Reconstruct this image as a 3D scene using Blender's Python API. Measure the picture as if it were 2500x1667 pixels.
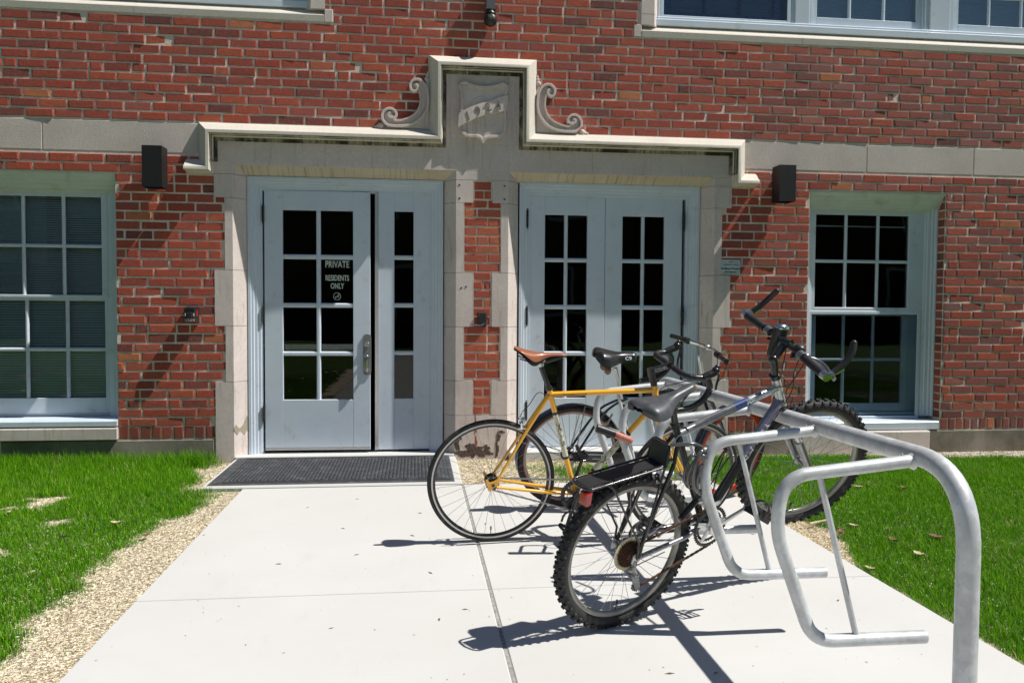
import bpy, bmesh, math, random
import numpy as np
from mathutils import Vector, Matrix, noise as mnoise
for o in list(bpy.data.objects): bpy.data.objects.remove(o)
sc = bpy.context.scene
COL = sc.collection
rnd = random.Random(7)
PI = math.pi

# ---------------------------------------------------------------- camera, world, sun
def cam_axes(yaw, pitch, roll):
    f = Vector((math.sin(yaw)*math.cos(pitch), math.cos(yaw)*math.cos(pitch), -math.sin(pitch)))
    r = Vector((math.cos(yaw), -math.sin(yaw), 0)); u = r.cross(f)
    return r*math.cos(roll)+u*math.sin(roll), -r*math.sin(roll)+u*math.cos(roll), f
r_, u_, f_ = cam_axes(0.1184, 0.0408, 0.00637)
cd = bpy.data.cameras.new('camera'); cam = bpy.data.objects.new('camera', cd); COL.objects.link(cam)
cd.sensor_fit = 'HORIZONTAL'; cd.sensor_width = 36; cd.lens = 36*1975/2500
cd.clip_start = 0.05; cd.clip_end = 500
cam.matrix_world = Matrix(((r_.x, u_.x, -f_.x, 0), (r_.y, u_.y, -f_.y, -6.848), (r_.z, u_.z, -f_.z, 1.27), (0, 0, 0, 1)))
sc.camera = cam
SUN = Vector((0.65, -0.165, 1.0)).normalized()
w = bpy.data.worlds.new('World'); sc.world = w; w.use_nodes = True
nt = w.node_tree; bg = nt.nodes['Background']; sky = nt.nodes.new('ShaderNodeTexSky')
sky.sky_type = 'NISHITA'; sky.sun_disc = False
sky.sun_elevation = math.asin(SUN.z); sky.sun_rotation = math.atan2(SUN.x, SUN.y)
sky.air_density = 1.0; sky.dust_density = 0.15; sky.ozone_density = 2.5
nt.links.new(sky.outputs[0], bg.inputs[0]); bg.inputs[1].default_value = 0.058
sd = bpy.data.lights.new('sun', 'SUN'); so = bpy.data.objects.new('sun', sd); COL.objects.link(so)
sd.energy = 5.2; sd.angle = math.radians(0.5); sd.color = (1.0, 0.965, 0.90)
so.rotation_euler = SUN.to_track_quat('Z', 'Y').to_euler(); so.location = (6, -3, 9)
sc.view_settings.view_transform = 'Standard'; sc.view_settings.look = 'None'
sc.view_settings.exposure = 0.15; sc.view_settings.gamma = 1
sc.view_settings.use_curve_mapping = False

# ---------------------------------------------------------------- materials
def newmat(name):
    m = bpy.data.materials.new(name); m.use_nodes = True
    return m, m.node_tree, m.node_tree.nodes['Principled BSDF']
def N(nt, t, **kw):
    n = nt.nodes.new(t)
    for k, v in kw.items():
        if k in n.inputs.keys() if isinstance(k, str) else False: n.inputs[k].default_value = v
        else: setattr(n, k, v)
    return n
def coord(nt, scale=(1, 1, 1)):
    tc = nt.nodes.new('ShaderNodeTexCoord'); mp = nt.nodes.new('ShaderNodeMapping')
    mp.inputs['Scale'].default_value = scale; nt.links.new(tc.outputs['Object'], mp.inputs[0]); return mp.outputs[0]
def ramp(nt, src, stops, interp='LINEAR'):
    r = nt.nodes.new('ShaderNodeValToRGB'); r.color_ramp.interpolation = interp
    e = r.color_ramp.elements
    while len(e) > 1: e.remove(e[-1])
    e[0].position = stops[0][0]; e[0].color = tuple(stops[0][1])+(1,)
    for p, c in stops[1:]:
        x = e.new(p); x.color = tuple(c)+(1,)
    nt.links.new(src, r.inputs[0]); return r.outputs[0]
def noise(nt, co, scale, detail=4, rough=.55, dist=0):
    n = nt.nodes.new('ShaderNodeTexNoise'); n.inputs['Scale'].default_value = scale
    n.inputs['Detail'].default_value = detail; n.inputs['Roughness'].default_value = rough; n.inputs['Distortion'].default_value = dist
    nt.links.new(co, n.inputs['Vector']); return n.outputs['Fac']
def mix(nt, fac, a, b, mode='MIX'):
    m = nt.nodes.new('ShaderNodeMix'); m.data_type = 'RGBA'; m.blend_type = mode
    for i, v in ((0, fac), (6, a), (7, b)):
        if isinstance(v, (int, float)): m.inputs[i].default_value = v
        elif isinstance(v, tuple): m.inputs[i].default_value = v+(1,) if len(v) == 3 else v
        else: nt.links.new(v, m.inputs[i])
    return m.outputs[2]
def bump(nt, bsdf, h, strength=.3, dist=.01, prev=None):
    b = nt.nodes.new('ShaderNodeBump'); b.inputs['Strength'].default_value = strength; b.inputs['Distance'].default_value = dist
    nt.links.new(h, b.inputs['Height'])
    if prev: nt.links.new(prev, b.inputs['Normal'])
    nt.links.new(b.outputs[0], bsdf.inputs['Normal']); return b.outputs[0]
def simple(name, col, rough=.5, metal=0, var=.15, vscale=25, bmp=0, bscale=200, coat=0, dirt=None, dirt_scale=8, dirt_lo=.5, dirt_hi=.75):
    m, nt, b = newmat(name); co = coord(nt)
    n = noise(nt, co, vscale)
    c = ramp(nt, n, [(0.25, tuple(v*(1-var) for v in col)), (0.75, tuple(min(1, v*(1+var)) for v in col))])
    if dirt:
        d = ramp(nt, noise(nt, co, dirt_scale, 6, .65), [(dirt_lo, (0, 0, 0)), (dirt_hi, (1, 1, 1))])
        c = mix(nt, d, c, dirt)
    nt.links.new(c, b.inputs['Base Color'])
    rr = ramp(nt, noise(nt, co, vscale*1.7), [(0.2, (rough*.8,)*3), (0.8, (min(1, rough*1.2),)*3)])
    nt.links.new(rr, b.inputs['Roughness']); b.inputs['Metallic'].default_value = metal
    if coat: b.inputs['Coat Weight'].default_value = coat; b.inputs['Coat Roughness'].default_value = .08
    if bmp: bump(nt, b, noise(nt, co, bscale, 5), bmp, .003)
    return m

def make_brick():
    m, nt, b = newmat('brick'); at = nt.nodes.new('ShaderNodeAttribute'); at.attribute_name = 'tint'
    co = coord(nt)
    n1 = noise(nt, co, 18, 5, .6); n2 = noise(nt, coord(nt, (3.2, 1, .8)), 34, 6, .7); n3 = noise(nt, co, 140, 5, .7)
    sep = nt.nodes.new('ShaderNodeSeparateColor'); nt.links.new(at.outputs['Color'], sep.inputs[0])
    base = ramp(nt, sep.outputs[0], [(0, (.13, .045, .04)), (.2, (.24, .052, .038)), (.45, (.39, .062, .036)), (.7, (.47, .085, .040)), (.88, (.54, .125, .052)), (1, (.56, .20, .075))])
    base = mix(nt, ramp(nt, n1, [(.35, (0, 0, 0)), (.7, (.5, .5, .5))]), base, (.25, .058, .038))
    base = mix(nt, ramp(nt, n2, [(.50, (0, 0, 0)), (.74, (.72, .72, .72))]), base, (.42, .20, .15))
    base = mix(nt, ramp(nt, n3, [(.62, (0, 0, 0)), (.74, (.7, .7, .7))]), base, (.10, .035, .03))
    # purple grey faded faces and sooty bricks are carried per brick
    base = mix(nt, sep.outputs[1], base, (.33, .16, .15))
    base = mix(nt, sep.outputs[2], base, (.07, .045, .04))
    nt.links.new(base, b.inputs['Base Color']); b.inputs['Roughness'].default_value = .85
    p = bump(nt, b, noise(nt, co, 60, 6, .65), .55, .006)
    bump(nt, b, noise(nt, co, 260, 4, .7), .35, .002, p)
    return m
def make_mortar():
    m, nt, b = newmat('mortar'); co = coord(nt)
    c = ramp(nt, noise(nt, co, 9, 6, .6), [(.3, (.60, .51, .43)), (.55, (.80, .70, .60)), (.75, (.90, .80, .70))])
    c = mix(nt, ramp(nt, noise(nt, co, 60, 5, .7), [(.5, (0, 0, 0)), (.72, (.55, .55, .55))]), c, (.42, .35, .28))
    nt.links.new(c, b.inputs['Base Color']); b.inputs['Roughness'].default_value = .95
    bump(nt, b, noise(nt, co, 120, 6, .75), .8, .008); return m
def make_stone(name, a, bcol, stain=(.16, .14, .08), rough_bump=.25, streak=True):
    m, nt, b = newmat(name); co = coord(nt)
    c = ramp(nt, noise(nt, co, 2.6, 6, .6), [(.3, a), (.7, bcol)])
    c = mix(nt, ramp(nt, noise(nt, co, 45, 6, .7), [(.45, (0, 0, 0)), (.8, (.45, .45, .45))]), c, tuple(v*.62 for v in a))
    if streak:
        s = noise(nt, coord(nt, (9, 1, .9)), 2.2, 6, .7)
        c = mix(nt, ramp(nt, s, [(.55, (0, 0, 0)), (.72, (.6, .6, .6))]), c, stain)
        s2 = noise(nt, coord(nt, (22, 1, 1.2)), 3, 5, .7); c = mix(nt, ramp(nt, s2, [(.62, (0, 0, 0)), (.74, (.55, .55, .55))]), c, (.10, .085, .05))
        c = mix(nt, ramp(nt, noise(nt, co, 1.1, 4, .6), [(.45, (0, 0, 0)), (.7, (.5, .5, .5))]), c, (.50, .425, .385))
    nt.links.new(c, b.inputs['Base Color']); b.inputs['Roughness'].default_value = .88
    p = bump(nt, b, noise(nt, co, 110, 6, .75), rough_bump, .006)
    bump(nt, b, noise(nt, co, 420, 3, .6), rough_bump, .002, p); return m
def make_concrete():
    m, nt, b = newmat('concrete'); co = coord(nt)
    c = ramp(nt, noise(nt, co, 1.3, 5, .55), [(.3, (.555, .55, .535)), (.7, (.60, .595, .58))])
    c = mix(nt, ramp(nt, noise(nt, co, 90, 6, .8), [(.5, (0, 0, 0)), (.85, (.35, .35, .35))]), c, (.46, .45, .43))
    c = mix(nt, ramp(nt, noise(nt, co, .45, 6, .6), [(.40, (0, 0, 0)), (.66, (.8, .8, .8))]), c, (.545, .535, .51))
    c = mix(nt, ramp(nt, noise(nt, coord(nt, (1, .35, 1)), 6, 7, .75), [(.58, (0, 0, 0)), (.75, (.45, .45, .45))]), c, (.48, .465, .43))
    wv = noise(nt, coord(nt, (1.2, 40, 1)), 5, 3, .5); c = mix(nt, ramp(nt, wv, [(.4, (0, 0, 0)), (.75, (.25, .25, .25))]), c, (.52, .51, .49))
    v = nt.nodes.new('ShaderNodeTexVoronoi'); v.inputs['Scale'].default_value = 5; nt.links.new(co, v.inputs['Vector'])
    c = mix(nt, ramp(nt, v.outputs['Distance'], [(.012, (.5, .5, .5)), (.022, (0, 0, 0))]), c, (.25, .24, .22))
    nt.links.new(c, b.inputs['Base Color']); b.inputs['Roughness'].default_value = .8
    bump(nt, b, noise(nt, coord(nt, (1, 14, 1)), 60, 4, .6), .12, .003); return m
def make_soil():
    m, nt, b = newmat('dry_soil'); co = coord(nt); at = nt.nodes.new('ShaderNodeAttribute'); at.attribute_name = 'bare'
    c = ramp(nt, noise(nt, co, 3, 6, .6), [(.3, (.72, .60, .42)), (.7, (.84, .73, .54))])
    c = mix(nt, ramp(nt, noise(nt, co, 120, 6, .8), [(.42, (0, 0, 0)), (.65, (1, 1, 1))]), c, (.55, .45, .30))
    c = mix(nt, at.outputs['Fac'], (.055, .075, .022), c)
    nt.links.new(c, b.inputs['Base Color']); b.inputs['Roughness'].default_value = 1
    bump(nt, b, noise(nt, co, 90, 6, .8), .2, .006); return m
def make_grass():
    m, nt, b = newmat('grass'); at = nt.nodes.new('ShaderNodeAttribute'); at.attribute_name = 'tint'
    nt.links.new(at.outputs['Color'], b.inputs['Base Color']); b.inputs['Roughness'].default_value = .5
    b.inputs['Specular IOR Level'].default_value = .12
    tr = nt.nodes.new('ShaderNodeBsdfTranslucent'); nt.links.new(at.outputs['Color'], tr.inputs[0])
    mx = nt.nodes.new('ShaderNodeMixShader'); mx.inputs[0].default_value = .32
    nt.links.new(b.outputs[0], mx.inputs[1]); nt.links.new(tr.outputs[0], mx.inputs[2])
    nt.links.new(mx.outputs[0], nt.nodes['Material Output'].inputs[0]); return m
def make_straw():
    m, nt, b = newmat('straw'); at = nt.nodes.new('ShaderNodeAttribute'); at.attribute_name = 'tint'
    nt.links.new(at.outputs['Color'], b.inputs['Base Color']); b.inputs['Roughness'].default_value = .6; return m
def make_glass(name='glass', tint=(.92, .95, .95), refl=1.0):
    m, nt, b = newmat(name)
    tb = nt.nodes.new('ShaderNodeBsdfTransparent'); tb.inputs[0].default_value = tint+(1,)
    gl = nt.nodes.new('ShaderNodeBsdfGlossy'); gl.inputs['Roughness'].default_value = .01
    fr = nt.nodes.new('ShaderNodeFresnel'); fr.inputs['IOR'].default_value = 1.52
    co = coord(nt); bp = nt.nodes.new('ShaderNodeBump'); bp.inputs['Strength'].default_value = .05; bp.inputs['Distance'].default_value = .02
    nt.links.new(noise(nt, co, 1.6, 2), bp.inputs['Height']); nt.links.new(bp.outputs[0], gl.inputs['Normal'])
    ml = nt.nodes.new('ShaderNodeMath'); ml.operation = 'MULTIPLY'; ml.inputs[1].default_value = refl; nt.links.new(fr.outputs[0], ml.inputs[0])
    mx = nt.nodes.new('ShaderNodeMixShader'); nt.links.new(ml.outputs[0], mx.inputs[0])
    nt.links.new(tb.outputs[0], mx.inputs[1]); nt.links.new(gl.outputs[0], mx.inputs[2])
    nt.links.new(mx.outputs[0], nt.nodes['Material Output'].inputs[0]); return m
def make_galv():
    m, nt, b = newmat('galvanised_steel'); co = coord(nt)
    v = nt.nodes.new('ShaderNodeTexVoronoi'); v.inputs['Scale'].default_value = 42; nt.links.new(co, v.inputs['Vector'])
    sp = nt.nodes.new('ShaderNodeSeparateColor'); nt.links.new(v.outputs['Color'], sp.inputs[0])
    c = ramp(nt, sp.outputs[0], [(0, (.56, .58, .60)), (1, (.68, .70, .72))])
    c = mix(nt, ramp(nt, noise(nt, co, 9, 6, .65), [(.42, (0, 0, 0)), (.68, (.75, .75, .75))]), c, (.43, .435, .43))
    c = mix(nt, ramp(nt, noise(nt, co, 70, 5, .7), [(.60, (0, 0, 0)), (.75, (.5, .5, .5))]), c, (.25, .25, .24))
    nt.links.new(c, b.inputs['Base Color']); b.inputs['Metallic'].default_value = .25
    nt.links.new(ramp(nt, sp.outputs[1], [(0, (.38,)*3), (1, (.55,)*3)]), b.inputs['Roughness'])
    bump(nt, b, noise(nt, co, 55, 4), .12, .002); return m
MT = {}
MT['brick'] = make_brick(); MT['mortar'] = make_mortar()
MT['stone'] = make_stone('limestone', (.63, .545, .505), (.76, .665, .615), stain=(.27, .225, .16))
MT['stone_rough'] = make_stone('rough_limestone', (.55, .48, .43), (.68, .60, .54), rough_bump=.9, streak=False)
MT['stone_clean'] = make_stone('washed_limestone', (.60, .55, .475), (.70, .645, .56), streak=False, rough_bump=.15)
MT['stone_broken'] = make_stone('shadowed_broken_limestone', (.30, .27, .18), (.42, .38, .28), rough_bump=.7)
MT['foundation'] = make_stone('foundation', (.09, .08, .055), (.26, .235, .18), (.07, .07, .04), .8)
MT['concrete'] = make_concrete(); MT['soil'] = make_soil(); MT['grass'] = make_grass()
MT['straw'] = make_straw(); MT['glass'] = make_glass(); MT['galv'] = make_galv()
MT['white'] = simple('white_paint', (.61, .685, .765), .38, var=.045, vscale=5, bmp=.06, bscale=45, dirt=(.47, .48, .44), dirt_scale=9, dirt_lo=.58, dirt_hi=.80)
MT['white_green'] = simple('algae_bounce_white_paint', (.62, .68, .62), .45, var=.05, vscale=8, dirt=(.33, .38, .20), dirt_scale=7, dirt_lo=.55, dirt_hi=.80)  # green from algae and from bounced light, both put into the colour
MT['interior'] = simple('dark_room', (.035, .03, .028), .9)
MT['blind'] = simple('blind_slats', (.78, .84, .86), .5, var=.08)
MT['blind_upper'] = simple('upper_blind_slats', (.80, .84, .88), .5, var=.06)
MT['curtain'] = simple('curtain', (.55, .60, .64), .9, var=.1)
MT['bronze'] = simple('dark_bronze', (.010, .009, .009), .55, var=.1)
MT['black_metal'] = simple('black_metal', (.015, .015, .017), .3, var=.1, coat=.3)
MT['black_plastic'] = simple('black_plastic', (.02, .02, .022), .45, var=.15)
MT['grey_plastic'] = simple('grey_plastic', (.12, .12, .13), .5)
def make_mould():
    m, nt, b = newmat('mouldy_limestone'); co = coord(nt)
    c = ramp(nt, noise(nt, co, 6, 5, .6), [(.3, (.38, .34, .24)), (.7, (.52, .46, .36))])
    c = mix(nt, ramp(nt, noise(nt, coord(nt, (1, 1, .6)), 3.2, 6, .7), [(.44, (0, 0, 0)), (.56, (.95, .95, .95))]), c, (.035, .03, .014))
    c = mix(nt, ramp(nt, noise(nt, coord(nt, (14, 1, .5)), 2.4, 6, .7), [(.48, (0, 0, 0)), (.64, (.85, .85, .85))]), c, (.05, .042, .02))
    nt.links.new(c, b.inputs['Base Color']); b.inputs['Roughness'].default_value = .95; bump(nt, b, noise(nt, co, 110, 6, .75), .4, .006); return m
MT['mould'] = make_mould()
def make_soffit():
    m, nt, b = newmat('bounce_lit_stained_soffit'); co = coord(nt)
    c = ramp(nt, noise(nt, co, 3, 5, .6), [(.3, (.55, .46, .34)), (.7, (.66, .57, .46))])  # yellow of bounced light put into the base, rusty drips follow
    c = mix(nt, ramp(nt, noise(nt, coord(nt, (26, .6, .6)), 1.6, 6, .7), [(.52, (0, 0, 0)), (.70, (.8, .8, .8))]), c, (.22, .15, .07))
    nt.links.new(c, b.inputs['Base Color']); b.inputs['Roughness'].default_value = .9; return m
MT['soffit'] = make_soffit()
MT['rubber'] = simple('tyre_rubber', (.020, .020, .021), .75, var=.3, vscale=60, dirt=(.12, .115, .105), dirt_scale=30, dirt_lo=.55, dirt_hi=.8)
MT['mat_rubber'] = simple('mat_rubber', (.05, .053, .06), .7, var=.2, vscale=40, dirt=(.14, .14, .14), dirt_scale=12, dirt_lo=.5, dirt_hi=.8)
MT['chrome'] = simple('chrome', (.78, .79, .80), .14, 1, var=.05)
MT['alloy'] = simple('brushed_alloy', (.66, .66, .66), .34, .7, var=.06)
MT['steel'] = simple('steel', (.30, .30, .31), .38, .9, var=.12)
MT['rust'] = simple('rusty_steel', (.10, .048, .025), .8, .3, var=.4, vscale=90, dirt=(.045, .03, .02), dirt_scale=60)
MT['orange'] = simple('orange_paint', (.95, .45, .018), .28, .0, var=.07, vscale=9, coat=.9, dirt=(.30, .11, .02), dirt_scale=14, dirt_lo=.68, dirt_hi=.82)
MT['cream'] = simple('cream_decal', (.62, .60, .46), .35, var=.04, coat=.5)
MT['leather'] = simple('brown_leather', (.34, .115, .055), .38, var=.1, vscale=14, coat=.3)
MT['vinyl'] = simple('black_vinyl', (.018, .018, .02), .33, var=.2, coat=.25)
MT['vinyl_worn'] = simple('worn_grey_vinyl', (.065, .068, .075), .42, var=.2, vscale=20, dirt=(.11, .11, .115), dirt_scale=30)
MT['foam'] = simple('yellow_foam', (.48, .27, .06), .9, var=.25, vscale=80)
MT['silver_paint'] = simple('silver_paint', (.58, .59, .61), .28, .45, var=.08, coat=.6)
MT['dark_silver'] = simple('dark_silver_paint', (.24, .24, .26), .28, .45, var=.12, coat=.6)
MT['blue_decal'] = simple('blue_decal', (.06, .10, .30), .3, .3, coat=.6)
MT['violet_paint'] = simple('violet_grey_paint', (.22, .21, .29), .3, .5, coat=.6)
MT['navy'] = simple('navy_paint', (.012, .017, .035), .25, .2, var=.1, coat=.8)
MT['rim_red'] = simple('red_rim', (.40, .035, .015), .35, .2)
MT['rim_grey'] = simple('grey_rim', (.30, .29, .265), .42, .6, var=.1)
MT['brake_track'] = simple('brake_track', (.50, .50, .49), .35, .8, var=.05)
MT['plate_white'] = simple('sign_face', (.55, .60, .64), .4, .2)
MT['ink'] = simple('sign_ink', (.03, .035, .04), .6)
MT['white_ink'] = simple('white_lettering', (.62, .70, .64), .6)
MT['red_ink'] = simple('red_lettering', (.35, .03, .03), .6)
MT['red_plastic'] = simple('red_reflector', (.42, .01, .01), .2, coat=.8)
MT['red_worn'] = simple('worn_red_vinyl', (.52, .20, .15), .6, var=.3, vscale=120, dirt=(.30, .03, .02), dirt_scale=70)
MT['plastic_yellow'] = simple('yellowed_plastic', (.60, .54, .34), .45, var=.06)
MT['amber'] = simple('amber_reflector', (.14, .045, .02), .3, coat=.8)
MT['letter_grey'] = simple('letter_outline', (.16, .16, .10), .5)
MT['leaf'] = simple('dry_leaf', (.17, .095, .045), .8, var=.4, vscale=60)
MT['leaf_pale'] = simple('pale_dry_leaf', (.50, .40, .27), .8, var=.3, vscale=60)
MT['cable'] = simple('black_cable', (.012, .012, .013), .5)
MT['lock_cable'] = simple('clear_coated_cable', (.09, .09, .095), .2, .2, coat=.9)

# ---------------------------------------------------------------- mesh builder
def cr(pts, n=8, closed=False):
    P = [Vector(p) for p in pts]; out = []
    L = len(P); rng = range(L) if closed else range(L-1)
    for i in rng:
        p1, p2 = P[i], P[(i+1) % L]
        p0 = P[(i-1) % L] if (closed or i > 0) else p1+(p1-p2)
        p3 = P[(i+2) % L] if (closed or i+2 < L) else p2+(p2-p1)
        for k in range(n):
            t = k/n; t2 = t*t; t3 = t2*t
            out.append(.5*((2*p1)+(p2-p0)*t+(2*p0-5*p1+4*p2-p3)*t2+(3*p1-p0-3*p2+p3)*t3))
    if not closed: out.append(P[-1])
    return out
def fillet(pts, r, n=6):
    P = [Vector(p) for p in pts]; out = [P[0]]
    for i in range(1, len(P)-1):
        a = (P[i-1]-P[i]); b = (P[i+1]-P[i]); rr = r[i-1] if isinstance(r, (list, tuple)) else r
        an, bn = a.normalized(), b.normalized(); ang = an.angle(bn)
        d = min(rr/math.tan(ang/2), a.length*.49 if i > 1 else a.length*.95, b.length*.49 if i < len(P)-2 else b.length*.95)
        s, e = P[i]+an*d, P[i]+bn*d
        for k in range(n+1):
            t = k/n; out.append(s*(1-t)**2+P[i]*2*t*(1-t)+e*t*t)
    out.append(P[-1]); return out
class MB:
    def __init__(s, T=None): s.v = []; s.f = []; s.T = T; s.mi = []; s.cur = 0; s.col = None
    def add(s, vs, fs, T=None):
        b = len(s.v)
        for p in vs:
            p = Vector(p)
            if T is not None: p = T @ p
            if s.T is not None: p = s.T @ p
            s.v.append(p)
        for f in fs: s.f.append([b+i for i in f]); s.mi.append(s.cur)
        return s
    def box(s, x0, x1, y0, y1, z0, z1, T=None):
        vs = [(x, y, z) for z in (z0, z1) for y in (y0, y1) for x in (x0, x1)]
        return s.add(vs, [(0, 2, 3, 1), (4, 5, 7, 6), (0, 1, 5, 4), (2, 6, 7, 3), (0, 4, 6, 2), (1, 3, 7, 5)], T)
    def rbox(s, x0, x1, y0, y1, z0, z1, b=.004, T=None):
        # box with chamfered edges on the front (y0) face
        vs = [(x0, y1, z0), (x1, y1, z0), (x1, y1, z1), (x0, y1, z1), (x0, y0+b, z0), (x1, y0+b, z0), (x1, y0+b, z1), (x0, y0+b, z1),
              (x0+b, y0, z0+b), (x1-b, y0, z0+b), (x1-b, y0, z1-b), (x0+b, y0, z1-b)]
        fs = [(0, 3, 2, 1), (0, 1, 5, 4), (1, 2, 6, 5), (2, 3, 7, 6), (3, 0, 4, 7), (4, 5, 9, 8), (5, 6, 10, 9), (6, 7, 11, 10), (7, 4, 8, 11), (8, 9, 10, 11)]
        return s.add(vs, fs, T)
    def tube(s, pts, r, n=10, closed=False, caps=True, flat=None, T=None):
        P = [Vector(p) for p in pts]; L = len(P)
        R = r if isinstance(r, (list, tuple)) else [r]*L
        if len(R) != L: R = [R[0]+(R[-1]-R[0])*i/(L-1) for i in range(L)]
        tg = []
        for i in range(L):
            a = P[(i-1) % L] if (closed or i > 0) else P[i]; b = P[(i+1) % L] if (closed or i < L-1) else P[i]
            d = b-a; tg.append(d.normalized() if d.length > 1e-9 else Vector((0, 0, 1)))
        up = Vector((0, 1, 0)) if abs(tg[0].y) < .9 else Vector((0, 0, 1))
        nrm = (up-tg[0]*up.dot(tg[0])).normalized(); vs = []; fs = []
        for i in range(L):
            nrm = (nrm-tg[i]*nrm.dot(tg[i]));
            nrm = nrm.normalized() if nrm.length > 1e-6 else tg[i].orthogonal().normalized()
            bn = tg[i].cross(nrm)
            for k in range(n):
                a = 2*PI*k/n; c, q = math.cos(a), math.sin(a)
                if flat: c *= flat[0]; q *= flat[1]
                vs.append(P[i]+(nrm*c+bn*q)*R[i])
        m = L if closed else L-1
        for i in range(m):
            for k in range(n):
                a = i*n+k; b = i*n+(k+1) % n; j = ((i+1) % L)*n
                fs.append((a, b, j+(k+1) % n, j+k))
        if caps and not closed:
            fs.append(tuple(range(n-1, -1, -1))); fs.append(tuple((L-1)*n+k for k in range(n)))
        return s.add(vs, fs, T)
    def lathe(s, prof, n=24, closed=False, T=None, arc=None):
        # profile (radius, along y); axis y
        vs = []; fs = []; m = len(prof); a0, a1 = arc or (0, 2*PI); full = arc is None
        steps = n if full else n+1
        for k in range(steps):
            a = a0+(a1-a0)*k/n
            for r, y in prof: vs.append((r*math.cos(a), y, r*math.sin(a)))
        for k in range(n):
            k2 = (k+1) % n if full else k+1
            for i in range(m if closed else m-1):
                j = (i+1) % m
                fs.append((k*m+i, k*m+j, k2*m+j, k2*m+i))
        return s.add(vs, fs, T)
    def prism(s, poly, a0, a1, axis='y', T=None):
        n = len(poly)
        def p(q, a):
            if axis == 'y': return (q[0], a, q[1])
            if axis == 'x': return (a, q[0], q[1])
            return (q[0], q[1], a)
        vs = [p(q, a0) for q in poly]+[p(q, a1) for q in poly]
        fs = [tuple(range(n)), tuple(range(2*n-1, n-1, -1))]+[(i, i+n, (i+1) % n+n, (i+1) % n) for i in range(n)]
        return s.add(vs, fs, T)
    def sphere(s, c, r, n=12, sc=(1, 1, 1), T=None):
        vs = []; fs = []; m = n//2
        for i in range(m+1):
            th = PI*i/m
            for k in range(n):
                a = 2*PI*k/n; vs.append((c[0]+r*sc[0]*math.sin(th)*math.cos(a), c[1]+r*sc[1]*math.sin(th)*math.sin(a), c[2]+r*sc[2]*math.cos(th)))
        for i in range(m):
            for k in range(n): fs.append((i*n+k, (i+1)*n+k, (i+1)*n+(k+1) % n, i*n+(k+1) % n))
        return s.add(vs, fs, T)
    def build(s, name, mats, parent=None, smooth=30, recalc=True):
        me = bpy.data.meshes.new(name); me.from_pydata([tuple(v) for v in s.v], [], s.f); me.validate()
        if recalc and len(s.f) < 60000:
            bm = bmesh.new(); bm.from_mesh(me); bmesh.ops.remove_doubles(bm, verts=bm.verts, dist=1e-6)
            bmesh.ops.recalc_face_normals(bm, faces=bm.faces); bm.to_mesh(me); bm.free()
        ml = mats if isinstance(mats, (list, tuple)) else [mats]
        for q in ml: me.materials.append(MT[q] if isinstance(q, str) else q)
        if len(ml) > 1 and len(me.polygons) == len(s.mi): me.polygons.foreach_set('material_index', s.mi)
        if smooth:
            me.polygons.foreach_set('use_smooth', [True]*len(me.polygons)); me.set_sharp_from_angle(angle=math.radians(smooth))
        o = bpy.data.objects.new(name, me); COL.objects.link(o)
        if parent: o.parent = parent
        return o
def tag(o, label=None, cat=None, group=None, kind=None):
    if label: o['label'] = label
    if cat: o['category'] = cat
    if group: o['group'] = group
    if kind: o['kind'] = kind
    return o
def thing(name, label, cat, loc=(0, 0, 0), group=None, M=None):
    o = bpy.data.objects.new(name, None); COL.objects.link(o); o.empty_display_size = .1
    if M is not None: o.matrix_world = M
    else: o.location = loc
    return tag(o, label, cat, group)
def text_verts(body, size, sx=1, bold=0, extr=.0008, align='CENTER', spacing=1):
    cu = bpy.data.curves.new('lettering', 'FONT'); cu.body = body; cu.size = size; cu.extrude = extr; cu.offset = bold
    cu.align_x = align; cu.align_y = 'CENTER'; cu.space_character = spacing; cu.resolution_u = 3
    o = bpy.data.objects.new('lettering', cu); COL.objects.link(o)
    dg = bpy.context.evaluated_depsgraph_get(); me = bpy.data.meshes.new_from_object(o.evaluated_get(dg))
    vs = [(v.co.x*sx, v.co.y, v.co.z) for v in me.vertices]; fs = [tuple(p.vertices) for p in me.polygons]
    bpy.data.objects.remove(o); bpy.data.meshes.remove(me); return vs, fs
def letters(name, body, size, M, mat, parent, sx=1, bold=0, extr=.0008, spacing=1):
    vs, fs = text_verts(body, size, sx, bold, extr, spacing=spacing)
    b = MB(); b.add(vs, fs, M); return b.build(name, mat, parent, smooth=0, recalc=False)
# text placed on the street face of a wall (reads along +x, up +z)
def wallM(x, y, z, rot=0): return Matrix.Translation((x, y, z)) @ Matrix.Rotation(rot, 4, 'Y') @ Matrix.Rotation(PI/2, 4, 'X')
# ================================================================ BUILDING
BX0, BX1, BZ1 = -6.6, 10.2, 5.9
bld = thing('brick_building', 'red brick building with white doors under a carved limestone hood dated 1924', 'building')
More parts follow.
